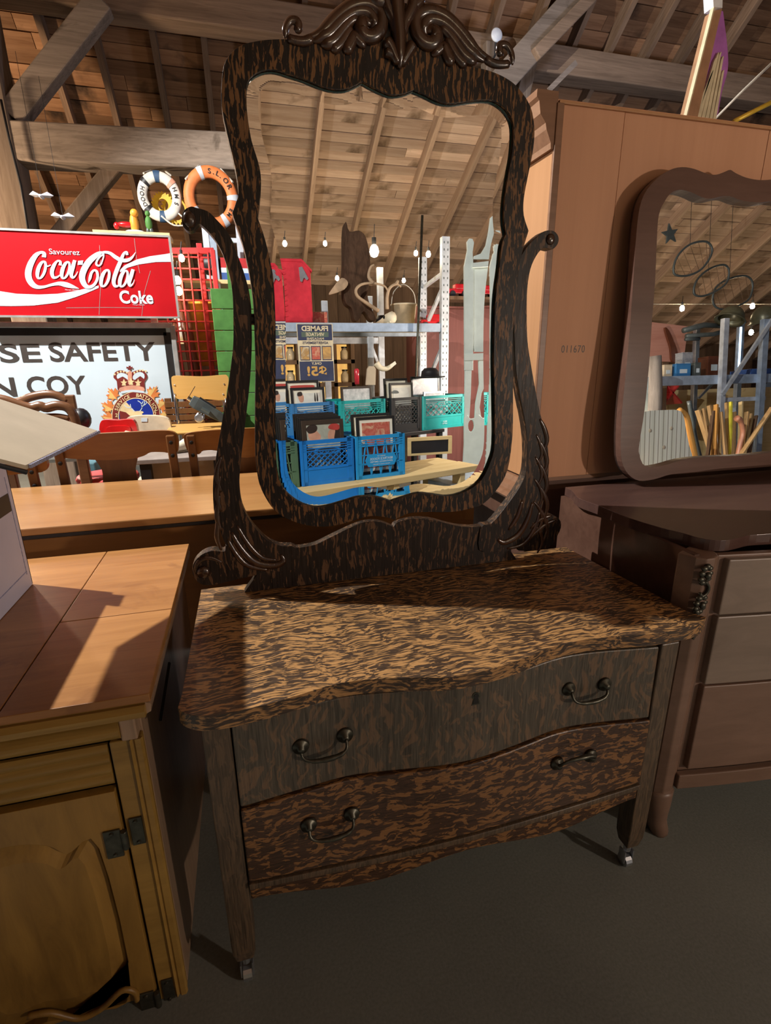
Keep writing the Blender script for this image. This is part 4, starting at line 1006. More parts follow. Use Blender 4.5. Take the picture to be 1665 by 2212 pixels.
kl = thing('cream_jug', 'round cream and grey enamel jug among clutter in the cage', 'jug', at(408, 700, Y=YC+.4))
MB().lathe([(0, -.12), (.09, -.12), (.12, -.04), (.11, .04), (.05, .09), (.045, .13), (.06, .15)], kl.location, 16).build('body', 'rope', kl, smooth=True)
MB().tube(crom([kl.location+Vector(v) for v in ((.05, 0, .13), (.13, 0, .10), (.15, 0, .0), (.11, 0, -.05))], 3, False), .010).build('handle', 'rope', kl, smooth=True)
MB().box(kl.location+Vector((0, 0, -.14)), (.2, .2, .03)).build('shelf', 'plank_pine', kl)
YR = 5.1
rk = thing('steel_shelving', 'pale blue-grey perforated steel shelving behind the cage', 'shelf', at(480, 640, Y=YR))
for x, mt in ((441, 'rack_white'), (456, 'rack_blue'), (514, 'rack_white'), (560, 'rack_white')):
    q = at(x, 480, Y=YR if mt == 'rack_white' else YR-.3); MB().box((q.x, q.y, q.z/2), (.05, .04, q.z)).build('upright', mt, rk)
for y in (517, 575): 
    q0, q1 = at(441, y, Y=YR), at(560, y, Y=YR); MB().bar(q0, Vector((q1.x, q1.y, q0.z)), .03, .035).build('rail', 'rack_white', rk)
for y in (612,): 
    q0, q1 = at(395, y, Y=YR-.15), at(570, y, Y=YR-.15); MB().bar(q0, Vector((q1.x, q1.y, q0.z)), .35, .03).build('shelf_board', 'plank_pine', rk)
plain('tin_blue', (.05, .12, .36), .4)
tn = thing('oil_tin', 'red white and blue printed tin on the steel shelving', 'tin', at(530, 605, Y=YR-.22))
p = tn.location; q0 = at(505, 606, Y=YR-.22); hz = at(520, 558, Y=YR-.22).z-p.z
for i, (mt, a_, b_) in enumerate((('tin_blue', 0, .33), ('sign_white', .33, .55), ('cage_red', .55, 1))):
    MB().box((p.x-.02, p.y, p.z+hz*(a_+b_)/2-.012), (.34, .16, hz*(b_-a_))).build('printed_band', mt, tn)
p_ = at(468, 606, Y=YR-.2)
o = MB().ball(p_+Vector((-.03, 0, .12)), (.11, .09, .085)).build('dark_kettle', 'black_paint', smooth=True); tag(o, 'dark round kettle on the shelf right of the cage', 'kettle')

# ================================================================== LIFE RINGS, GEARS, HANGING BITS
plain('buoy_white', (.74, .70, .62), .6); plain('buoy_orange', (.72, .20, .055), .55); plain('band_blue', (.035, .085, .17), .6); plain('band_silver', (.55, .57, .60), .5); plain('gear_yellow', (.68, .44, .03), .5)
def life_ring(name, label, cx, cy, rx, Y, mt, bands, text, hole, tiltx=0):
    c_ = at(cx, cy, Y=Y); Ro = (at(cx+rx, cy, Y=Y).x-c_.x); Ri = Ro*hole; Rm, rr = (Ro+Ri)/2, (Ro-Ri)/2
    t_ = thing(name, label, 'life ring', c_)
    S_ = 1.10
    def P(a, r, d=0): return Vector((r*math.cos(a), -d, r*math.sin(a)*S_))
    n, k = 40, 12; vs = []; fs = []
    def ringmesh(a0, a1, nn, bump_, closed):
        vs = []; fs = []
        for i in range(nn if closed else nn+1):
            a = a0+(a1-a0)*i/nn
            for j in range(k):
                b_ = 2*math.pi*j/k; r = Rm+(rr+bump_)*math.cos(b_); d = (rr*.62+bump_)*math.sin(b_); vs.append(P(a, r, d))
        m = nn if closed else nn+1
        for i in range(nn):
            for j in range(k): fs.append((i*k+j, i*k+(j+1) % k, ((i+1) % m)*k+(j+1) % k, ((i+1) % m)*k+j))
        return vs, fs
    MB().add(*ringmesh(0, 2*math.pi, n, 0, True)).build('ring', mt, t_, world=False, smooth=True)
    for a, wd, bm_ in bands: MB().add(*ringmesh(math.radians(a-wd), math.radians(a+wd), 4, .004, False)).build('band', bm_, t_, world=False, smooth=True)
    for ch, a, s_ in text:
        tm = MB(); vs, fs = text_mesh(ch, .02); x0 = min(v.x for v in vs); x1 = max(v.x for v in vs); a = math.radians(a)
        ca = (Rm*math.cos(a), Rm*math.sin(a)*S_); ux = (math.sin(a), -math.cos(a)); uy = (math.cos(a), math.sin(a))
        sz = s_*rr
        tm.add([Vector((ca[0]+(v.x-(x0+x1)/2)*sz*ux[0]+(v.y-.35)*sz*uy[0], -rr*.62-.004, ca[1]+(v.x-(x0+x1)/2)*sz*ux[1]+(v.y-.35)*sz*uy[1])) for v in vs], fs)
        tm.build('letter', 'sign_black', t_, world=False, fix=False)
    return t_, Ro
hood, Ro = life_ring('life_ring', 'white and navy life ring lettered HMS HOOD hanging from the tie beam', 345, 425, 47, 5.62, 'buoy_white', [(92, 9, 'band_blue'), (272, 9, 'band_blue'), (138, 6, 'sign_black'), (222, 6, 'sign_black'), (42, 6, 'crest_pink')],
    [('H', 22, 1.15), ('M', 2, 1.15), ('S', -20, 1.15), ('H', 160, 1.15), ('O', 176, 1.15), ('O', 192, 1.15), ('D', 207, 1.15)], .56)
ztb = ta.z-.16
MB().tube([hood.location+Vector((-Ro*.6, 0, Ro*.95)), (hood.location.x-Ro*.35, 5.84, ztb)], .008).build('rope', 'rope', hood)
MB().tube([hood.location+Vector((Ro*.6, 0, Ro*.95)), (hood.location.x+Ro*.3, 5.84, ztb)], .008).build('rope', 'rope', hood)
MB().tube(crom([hood.location+Vector(v) for v in ((0, -.06, -Ro*.9), (.10, -.08, -Ro*1.3), (.22, -.08, -Ro*1.2), (Ro*.8, -.06, -Ro*.75))], 4, False), .007).build('rope', 'rope', hood, smooth=True)
sl, Ro2 = life_ring('life_ring', 'bright orange life ring lettered S.L.OR beside the white one', 456, 428, 58, 5.6, 'buoy_orange', [(112, 6, 'band_silver'), (2, 6, 'band_silver'), (214, 7, 'band_silver'), (303, 6, 'band_silver')],
    [('S', 88, 1.2), ('.', 77, 1.2), ('L', 66, 1.2), ('.', 57, 1.2), ('O', 42, 1.2), ('R', 26, 1.2), ('E', -28, 1.0), ('M', -40, 1.0)], .60)
apex = at(450, 336, Y=5.82)
MB().tube([sl.location+Vector((-Ro2*.85, -.03, Ro2*.55)), apex, sl.location+Vector((Ro2*.85, -.03, Ro2*.55))], .009).build('rope', 'rope', sl)
def gear(label, cx, cy, r_px, Y, hole):
    c_ = at(cx, cy, Y=Y); R_ = at(cx+r_px, cy, Y=Y).x-c_.x; nt_ = 22; o_ = []
    for i in range(nt_):
        for f_, rr in ((0, .86), (.3, 1.0), (.5, 1.0), (.8, .86)):
            a = 2*math.pi*(i+f_)/nt_; o_.append(c_+Vector((R_*rr*math.cos(a), 0, R_*rr*math.sin(a)*1.08)))
    i_ = [c_+Vector((R_*hole*math.cos(2*math.pi*i/20), 0, R_*hole*math.sin(2*math.pi*i/20)*1.08)) for i in range(20)]
    o = MB().slab([o_, i_], (0, .03, 0)).build('toothed_gear', 'gear_yellow'); tag(o, label, 'gear')
gear('small yellow toothed wheel inside the white life ring', 352, 442, 25, 5.75, .45)
gear('larger yellow toothed wheel behind the lower right of the white life ring', 378, 452, 30, 5.83, .7)
plain('bird_white', (.62, .64, .72), .5)
for x, y, lb in ((90, 425, 'upper white paper bird hanging by the left post'), (136, 470, 'lower white paper bird above the red sign')):
    c_ = at(x, y, Y=5.2); bd = thing('paper_bird', lb, 'bird ornament', c_, group='hanging paper birds')
    MB().ball((0, 0, 0), (.016, .05, .016)).build('body', 'bird_white', bd, world=False, smooth=True)
    for sx in (-1, 1): MB().slab([[(0, -.03, .004), (sx*.05, -.02, .03), (sx*.085, 0, .01), (sx*.05, .03, .0), (0, .03, .004)]], (0, 0, .003)).build('wing', 'bird_white', bd, world=False)
    MB().tube([(0, 0, .01), (0, 0, .95)], .0015, 5).build('thread', 'cable', bd, world=False)
sh = at(290, 505, Y=4.5)
tag(MB().box((sh.x, 4.5, sh.z-.02), (.5, .22, .03)).build('toy_shelf', 'plank_pine'), 'short plank holding toys above the red sign', 'shelf')
def toy(name, label, cat, x, parts):
    c_ = at(x, 505, Y=4.5); c_.z = sh.z-.003; t_ = thing(name, label, cat, c_)
    for nm, mt, sub in parts:
        mb_ = MB()
        for p, r in sub: mb_.ball(p, r, n=10, m=7)
        mb_.build(nm, mt, t_, world=False, smooth=True)
toy('toy_fish', 'orange plastic toy figure standing above the red sign', 'toy', 293, [('body', 'orange_tub', [((0, 0, .07), (.03, .025, .07)), ((.01, -.01, .135), (.028, .025, .028))]), ('arm', 'coke_red', [((-.06, 0, .06), (.06, .02, .02)), ((-.12, 0, .05), (.02, .015, .025))]), ('base', 'sign_white', [((0, 0, .014), (.07, .05, .014))])])
toy('toy_soldier', 'green mottled toy figure beside the orange one', 'toy', 324, [('body', 'paint_green', [((0, 0, .075), (.024, .022, .05)), ((0, 0, .138), (.018, .018, .02))]), ('legs', 'gun_grey', [((-.010, 0, .025), (.014, .014, .027)), ((.012, 0, .025), (.014, .014, .027))])])

# string-light bulbs
plain('bulb_glow', (1, .80, .46), .3, emit=60, var=.02); plain('bulb_glow_cool', (1, .78, .50), .3, emit=215, var=.02)
def bulb(p, label, group, r=.028, power=0, mt='bulb_glow', wire=None):
    t_ = thing('string_bulb', label, 'light bulb', p, group=group)
    MB().lathe([(0, -r*1.5), (r*.7, -r*1.2), (r, -r*.4), (r*.8, r*.5), (r*.4, r*1.0), (0, r*1.05)], (0, 0, 0), 12).build('bulb', mt, t_, world=False, smooth=True)
    MB().lathe([(0, r*2.4), (r*.5, r*2.4), (r*.5, r*.95), (0, r*.95)], (0, 0, 0), 10).build('socket', 'cable', t_, world=False)
    MB().tube([(0, 0, r*2.3), (.01, 0, r*5)], .004, 5).build('cord', 'cable', t_, world=False)
for i, (x, y) in enumerate(((392, 556), (383, 604), (386, 627))):
    bulb(at(x, y, Y=4.2), ('highest glowing bulb at the cage top', 'middle glowing bulb beside the cola sign edge', 'lowest and brightest bulb beside the cola sign edge')[i], 'bulbs by the cage', .02+.004*(i > 0), 10 if i == 2 else 0)

# ================================================================== CHAIRS AND CLUTTER BEHIND THE TABLE
def chair_px(label, Y, crest, posts, splat, mt='chair_wood', dark='chair_dark', extra=None):
    cx_ = sum(p[0] for p in crest)/len(crest); c_ = at(cx_, 960, Y=Y); t_ = thing('dining_chair', label, 'chair', (c_.x, Y+.2, 0), group='wooden dining chairs behind the table')
    MB().slab([px_loop(crest, 3, Y=Y)], (0, .024, 0)).build('crest_rail', mt, t_, bevel=.004)
    xs_ = []
    for tx_, ty_, w_ in posts:
        q = at(tx_, ty_, Y=Y-.012); xs_.append(q.x)
        MB().bar(q, (q.x+.01, Y+.02, 0), w_, .024, (0, 1, 0)).build('back_post', dark, t_, bevel=.005)
        lg = MB().box((q.x, Y+.40, .22), (.035, .035, .44)).build('front_leg', dark, t_, bevel=.003)
        for dz in (-.03, -.085): MB().lathe([(0, .003), (.007, .002), (.008, 0), (0, 0)], (q.x+.002, q.y-.013, q.z+dz), 10, Matrix.Rotation(math.pi/2, 3, 'X')).build('plug', 'black_backing', t_)
    x0, x1 = min(xs_)-.02, max(xs_)+.02
    if splat: MB().slab([px_loop(splat, 3, Y=Y+.006)], (0, .012, 0)).build('splat', dark, t_)
    MB().box(((x0+x1)/2, Y+.22, .455), (x1-x0, .42, .03)).build('seat', mt, t_, bevel=.008)
    return t_
YD = 2.32
chair_px('honey-brown dining chair with broad crest rail in front of the crest sign', YD, [(112, 950), (160, 942), (200, 937.6), (290, 933), (344, 930), (371, 932), (384, 943), (385, 972), (376, 981), (355, 977), (326, 977), (312, 984), (286, 991), (236, 994), (193, 993), (143, 990), (118, 984), (108, 968)],
         [(367, 940, .034), (122, 955, .034)], [(208, 985), (290, 985), (292, 1013), (299, 1046), (310, 1100), (215, 1100), (222, 1046), (220, 1015)])
chair_px('honey-brown dining chair half hidden behind the left mirror upright', YD+.02, [(397, 950), (402, 937), (440, 931), (480, 928), (540, 925), (600, 924), (640, 930), (652, 945), (650, 968), (620, 972), (560, 985), (520, 988), (470, 974), (440, 973), (430, 981), (408, 978)],
         [(411, 940, .034), (640, 938, .034)], [(488, 980), (575, 980), (578, 1015), (590, 1090), (475, 1090), (486, 1015)])
chair_px('lower honey-brown chair at far left under the carton flap', YD-.02, [(2, 1004), (40, 1000), (80, 997), (98, 994), (102, 1008), (90, 1020), (40, 1024), (4, 1026)], [(66, 1003, .034), (-40, 1003, .034)], None)
def ornate(label, Y, top, low, posts):
    c_ = at(80, 900, Y=Y); t_ = thing('carved_chair', label, 'chair', (c_.x, Y+.2, 0), group='carved back chairs behind the carton')
    P = px_loop(top, 4, False, Y=Y); MB().tube(P, .022, 10, flatn=(Vector((0, 1, 0)), .7)).build('crest_rail', 'ornate_wood', t_, smooth=True)
    if low: MB().tube(px_loop(low, 4, False, Y=Y), .016, 10, flatn=(Vector((0, 1, 0)), .7)).build('lower_rail', 'ornate_wood', t_, smooth=True)
    for x, y in posts:
        q = at(x, y, Y=Y); MB().bar(q, (q.x, Y+.03, 0), .05, .03, (0, 1, 0)).build('back_post', 'ornate_wood', t_, bevel=.006)
        MB().box((q.x, Y+.42, .22), (.04, .04, .44)).build('front_leg', 'ornate_wood', t_, bevel=.004)
    q0, q1 = at(posts[0][0], 900, Y=Y).x, at(posts[-1][0], 900, Y=Y).x
    MB().box(((q0+q1)/2, Y+.22, .45), (abs(q1-q0)+.05, .42, .05)).build('seat', 'ornate_wood', t_, bevel=.01)
    return t_
ornate('dark carved chair with arched top rail behind the carton', 3.3, [(-30, 866), (10, 871), (40, 868), (66, 858), (96, 852), (122, 854), (146, 866)], None, [(150, 853), (-28, 860)])
ornate('curvy framed chair with looping rail just behind the carton flap', 2.82, [(-20, 860), (10, 864), (40, 874), (68, 881), (86, 877), (100, 881), (122, 876), (144, 880), (158, 896), (166, 925), (170, 960)], [(20, 930), (70, 905), (120, 900), (150, 905)], [(168, 940), (-15, 866)])
plain('vinyl_red', (.62, .012, .014), .25, 0, .6); plain('stool_red', (.66, .07, .06), .4); plain('cream_vinyl', (.66, .56, .40), .55)
q = at(234, 1030, Y=2.97); st = thing('round_stool', 'round red vinyl stool seat behind the long table', 'stool', (q.x, q.y, 0))
MB().lathe([(0, 0), (.13, 0), (.148, .012), (.152, .03), (.144, .046), (.09, .056), (0, .058)], (q.x, q.y, q.z-.03), 28).build('seat', 'stool_red', st, smooth=True)
for a in range(4):
    an = math.pi/4+a*math.pi/2; MB().tube([(q.x+.10*math.cos(an), q.y+.10*math.sin(an), q.z-.03), (q.x+.145*math.cos(an), q.y+.145*math.sin(an), 0)], .012).build('leg', 'chrome', st, smooth=True)
YV = 3.15
rv = thing('vinyl_chair', 'glossy red vinyl chair with ribbed backrest below the crest', 'chair', (at(254, 920, Y=YV).x, YV+.2, 0))
MB().slab([px_loop([(214, 930), (217, 912), (226, 907), (255, 908), (280, 906), (290, 911), (297, 932), (300, 990), (214, 990)], 3, Y=YV)], (0, .05, 0)).build('backrest', 'vinyl_red', rv, bevel=.014, seg=4)
MB().slab([px_loop([(228, 932), (234, 922), (250, 920), (276, 921), (283, 930), (286, 970), (228, 970)], 3, Y=YV-.012)], (0, .03, 0)).build('inset_pad', 'vinyl_red', rv, bevel=.008, seg=3)
bx_ = rv.location.x
MB().box((bx_, YV+.19, .45), (.28, .28, .06)).build('seat', 'vinyl_red', rv, bevel=.02, seg=3)
for sx in (-1, 1):
    MB().tube([(bx_+sx*.11, YV+.03, .75), (bx_+sx*.12, YV+.02, 0)], .012).build('back_leg', 'chrome', rv); MB().tube([(bx_+sx*.12, YV+.31, .43), (bx_+sx*.125, YV+.32, 0)], .012).build('front_leg', 'chrome', rv)
YK = 3.53
kc = thing('cream_chair', 'cream speckled kitchen chair back with a white price tag', 'chair', (at(320, 920, Y=YK).x, YK+.2, 0))
MB().slab([px_loop([(268, 935), (272, 906), (290, 899), (330, 898), (358, 902), (368, 915), (371, 945), (372, 990), (268, 990)], 3, Y=YK)], (0, .05, 0)).build('backrest', 'cream_vinyl', kc, bevel=.016, seg=4)
MB().slab([[at(x, y, Y=YK-.003) for x, y in ((305, 903), (318, 903), (318, 911), (305, 911))]], (0, .002, 0)).build('price_tag', 'sign_white', kc)
bx_ = kc.location.x; MB().box((bx_, YK+.19, .45), (.32, .26, .06)).build('seat', 'cream_vinyl', kc, bevel=.02, seg=3)
for sx in (-1, 1):
    MB().tube([(bx_+sx*.13, YK+.03, .7), (bx_+sx*.14, YK+.02, 0)], .012).build('back_leg', 'chrome', kc); MB().tube([(bx_+sx*.14, YK+.31, .43), (bx_+sx*.145, YK+.32, 0)], .012).build('front_leg', 'chrome', kc)
# grey side table with skull
plain('grey_laminate', (.32, .27, .24), .5); plain('bone', (.78, .70, .52), .6); plain('teal_paint', (.08, .19, .22), .5)
YG = 2.86; gz = at(400, 984, Y=YG).z; g0, g1 = at(305, 984, Y=YG).x, at(480, 984, Y=YG).x
gt = thing('side_table', 'grey-topped side table between the dining chairs', 'table', ((g0+g1)/2, YG+.15, 0))
MB().box(((g0+g1)/2, YG+.11, gz-.012), (g1-g0+.04, .34, .024)).build('table_top', 'grey_laminate', gt, bevel=.003)
for x in (g0+.02, g1-.02):
    for y in (YG-.03, YG+.25): MB().box((x, y, (gz-.024)/2), (.05, .05, gz-.024)).build('leg', 'black_paint', gt)
MB().box(((g0+g1)/2, YG+.04, gz*.5-.012), (g1-g0-.06, .02, gz-.026)).build('panel', 'cardboard', gt)
def skull(label, c_, s_, rz=0):
    t_ = thing('animal_skull', label, 'skull', c_, rz); mb_ = MB()
    mb_.tube([(-.10*s_, 0, .025*s_), (-.02*s_, 0, .035*s_), (.05*s_, 0, .05*s_), (.10*s_, 0, .055*s_), (.13*s_, 0, .05*s_)], [.014*s_, .024*s_, .040*s_, .046*s_, .02*s_], 10)
    mb_.build('cranium', 'bone', t_, world=False, smooth=True)
    for sy in (-1, 1): MB().ball((.05*s_, sy*.038*s_, .060*s_), .012*s_).build('eye_socket', 'black_backing', t_, world=False)
    MB().tube([(-.08*s_, 0, .008*s_), (.06*s_, .02*s_, .010*s_), (.11*s_, .02*s_, .03*s_)], .009*s_).build('jaw', 'bone', t_, world=False, smooth=True)
    return t_
skull('bleached animal skull at the right end of the grey table', Vector((at(392, 968, Y=YG+.1).x, YG+.1, gz+.001)), .9, .6)
skull('bleached animal skull in front of the cream chair back', Vector((at(322, 950, Y=YG+.19).x, YG+.19, gz+.001)), 1.15, 3.0)
q = at(206, 1008, Y=3.72); o = MB().box((q.x, 3.62, q.z/2+.03), (.10, .18, q.z+.06)).build('teal_cabinet', 'teal_paint', bevel=.008); tag(o, 'dull teal metal box between the dining chairs', 'box')
# school chair and toy aeroplane
YS = 3.72
sch = thing('school_chair', 'pale plywood school chair with riveted curved back in front of the cage', 'chair', (at(430, 850, Y=YS).x, YS+.2, 0))
MB().slab([px_loop([(370, 822), (374, 812), (400, 812), (440, 813), (478, 810), (490, 811), (494, 822), (490, 845), (484, 864), (440, 862), (400, 862), (382, 861), (374, 845)], 3, Y=YS)], (0, .014, 0)).build('backrest', 'ply', sch, bevel=.004)
for x, y in ((377, 832), (378, 852), (484, 830), (482, 852)): MB().ball(at(x, y, Y=YS-.001), (.006, .004, .006), n=8, m=5).build('rivet', 'chrome', sch, smooth=True)
s0_, s1_ = at(370, 920, Y=YS-.03), at(495, 920, Y=YS-.03)
MB().box(((s0_.x+s1_.x)/2, YS-.22, s0_.z), (s1_.x-s0_.x, .40, .020)).build('seat', 'ply', sch, bevel=.009, seg=3)
for x in (379, 484):
    q = at(x, 862, Y=YS+.02); MB().tube([q+Vector((0, 0, .12)), (q.x, q.y, s0_.z), (q.x, q.y+.05, 0)], .011).build('back_leg', 'chrome', sch, smooth=True)
    MB().tube([(q.x, YS-.38, s0_.z-.01), (q.x, YS-.40, 0)], .011).build('front_leg', 'chrome', sch, smooth=True)
sl_ = thing('slatted_crate', 'dark brown slatted crate behind the school chair', 'crate', (at(430, 885, Y=3.88).x, 3.9, 0))
for k in range(6):
    z = at(430, 866+k*14, Y=3.88).z; MB().box((sl_.location.x, 3.88, z-.02), (.44, .02, .038)).build('slat', 'chair_dark', sl_, bevel=.002)
for sx in (-1, 1): MB().box((sl_.location.x+sx*.2, 3.91, .5), (.04, .04, 1.0)).build('post', 'chair_dark', sl_)
n0, n1_ = at(413, 864, Y=3.42), at(505, 918, Y=3.42); ax = (n1_-n0).normalized(); upv = Vector((0, -1, 0)).cross(ax)
if upv.z < 0: upv = -upv
tp = thing('toy_aeroplane', 'dark green metal toy aeroplane nose-up on the school chair', 'toy plane', n0.lerp(n1_, .5))
fus = []
for u, h_ in ((0, .030), (.12, .036), (.6, .030), (1.0, .014)):
    p = n0.lerp(n1_, u)
    for a, b_ in ((-1, -1), (1, -1), (1, 1), (-1, 1)): fus.append(p+Vector((0, 1, 0))*a*h_*.8+upv*b_*h_)
MB().add(fus, [(0, 1, 2, 3), (12, 15, 14, 13)]+[(4*k+j, 4*k+4+j, 4*k+4+(j+1) % 4, 4*k+(j+1) % 4) for k in range(3) for j in range(4)]).build('fuselage', 'gun_grey', tp, bevel=.004)
MB().bar(n0.lerp(n1_, .12)+upv*.038, n0.lerp(n1_, .5)+upv*.036, .03, .012, upv).build('cockpit', 'black_paint', tp)
pd = ax.cross(Vector((0, 1, 0))).normalized(); nn = n0-ax*.02
MB().bar(nn-pd*.085, nn+pd*.085, .016, .004, ax).build('propeller', 'chrome', tp)
MB().tube([n0-ax*.024, n0+ax*.004], .014, 12).build('spinner', 'chrome', tp)
MB().bar(n0.lerp(n1_, .35)+Vector((0, -.20, 0)), n0.lerp(n1_, .35)+Vector((0, .20, 0)), .05, .006, upv).build('wing', 'gun_grey', tp)
for yy in (-.035, .05):
    wc = at(431, 902, Y=3.42)+Vector((0, yy, 0)); R9 = Matrix.Rotation(math.pi/2, 3, 'X')
    MB().lathe([(0, -.006), (.022, -.006), (.028, -.003), (.028, .003), (.022, .006), (0, .006)], wc, 18, R9).build('wheel', 'steel', tp, smooth=True)
    MB().tube([wc, n0.lerp(n1_, .3)], .003).build('strut', 'chrome', tp)
fh = at(176, 905, Y=3.2); o = MB().ball(fh, (.05, .05, .06)).build('black_wig', 'black_paint', smooth=True); tag(o, 'tuft of black hair peeking beside the carved chair', 'wig')

# ================================================================== ABOVE THE HUTCH
plain('boat_purple', (.44, .15, .52), .5); plain('slat_cream', (.70, .62, .42), .5); plain('boat_tan', (.40, .22, .12), .45); plain('yellow_pole', (.82, .55, .06), .4)
YB = 2.35
bt = thing('upended_boat', 'purple model boat with cream slats standing on end above the hutch', 'boat', at(1520, 247, Y=YB))
MB().slab([[at(x, y, Y=YB) for x, y in ((1476, 270), (1538, 24), (1560, 18), (1552, 50), (1503, 270))]], (0, .04, 0)).build('side_board', 'boat_tan', bt, bevel=.002)
MB().bar(at(1474, 275, Y=YB-.01), at(1539, 18, Y=YB-.01), .02, .006).build('gunwale', 'slat_cream', bt)
MB().slab([px_loop([(1560, 20), (1567, 56), (1573, 110), (1573, 151), (1560, 200), (1545, 260), (1500, 260), (1511, 188), (1527, 130), (1543, 72)], 3, Y=YB+.02)], (0, .05, 0)).build('hull', 'boat_purple', bt, bevel=.006)
for i, (xt, yt, x0, x1) in enumerate(((1540, 150, 1493, 1502), (1546, 124, 1503, 1512), (1552, 112, 1513, 1521), (1557, 111, 1522, 1530), (1562, 120, 1531, 1538), (1563, 150, 1539, 1546))):
    MB().slab([[at(x, y, Y=YB+.005) for x, y in ((xt-4, yt+8), (xt, yt), (xt+1.5, yt+2), (x1, 262), (x0, 262))]], (0, .014, 0)).build('slat', 'slat_cream', bt, bevel=.0015)
MB().slab([[at(x, y, Y=YB-.006) for x, y in ((1539, -20), (1561, -20), (1560, 17), (1541, 15))]], (0, .05, 0)).build('bow_cap', 'lamp_white', bt)
MB().box((bt.location.x+.02, YB+.06, (bt.location.z-.06+.0)/2), (.06, .05, bt.location.z-.06)).build('prop_post', 'boat_tan', bt)
tag(MB().tube([at(1585, 262, Y=YB), at(1672, 218, Y=YB)], .010).build('yellow_pole', 'yellow_pole', smooth=True), 'thin yellow pole at the right edge above the hutch', 'pole')
tag(MB().tube([at(1545, 256, Y=YB+.3), at(1605, 195, Y=YB+.3), at(1675, 128, Y=YB+.3)], .006).build('guy_rope', 'rope', smooth=True), 'grey rope running up right above the hutch', 'rope')

# ================================================================== THE AISLE BEHIND THE VIEWER (seen in the dressing mirror)
for nm, c_ in (('crate_blue', (.012, .19, .62)), ('crate_sky', (.02, .30, .68)), ('crate_teal', (.015, .42, .42)), ('crate_black', (.018, .020, .024)), ('crate_green', (.075, .15, .095)), ('crate_mid', (.05, .22, .50))):
    plain(nm, c_, .4, 0, .5, .10, 8)
plain('frame_black', (.016, .015, .014), .4); plain('frame_dark', (.045, .030, .020), .45); plain('mat_cream', (.80, .77, .64), .7, var=.05); plain('foil', (.78, .82, .82), .3, .25, var=.3, scale=30)
def art(name, cols, scale):
    m, t, b = nt(name); setp(b, .35); f = noise(t, coords(t, (1, 1, 1)), scale, 3, 1.2)
    L(t, ramp(t, f, [(.30+.4*i/(len(cols)-1), c) for i, c in enumerate(cols)]), b.inputs['Base Color'])
art('art_red', ((.62, .20, .14), (.50, .10, .07), (.72, .48, .30)), 14); art('art_sepia', ((.75, .70, .52), (.42, .25, .10), (.70, .42, .14)), 10)
art('art_pale', ((.82, .82, .74), (.70, .72, .66), (.62, .55, .50)), 8); art('art_grey', ((.46, .47, .50), (.28, .30, .34), (.62, .62, .62)), 9); art('art_cool', ((.50, .52, .44), (.34, .36, .30), (.58, .58, .48)), 6)
plain('skin', (.58, .30, .20), .6); plain('dark_hair', (.03, .018, .014), .5); plain('beret_red', (.45, .05, .04), .6)
ROWS = {False: ((652, 1051), (874, 1024)), True: ((628, 873), (1005, 851))}
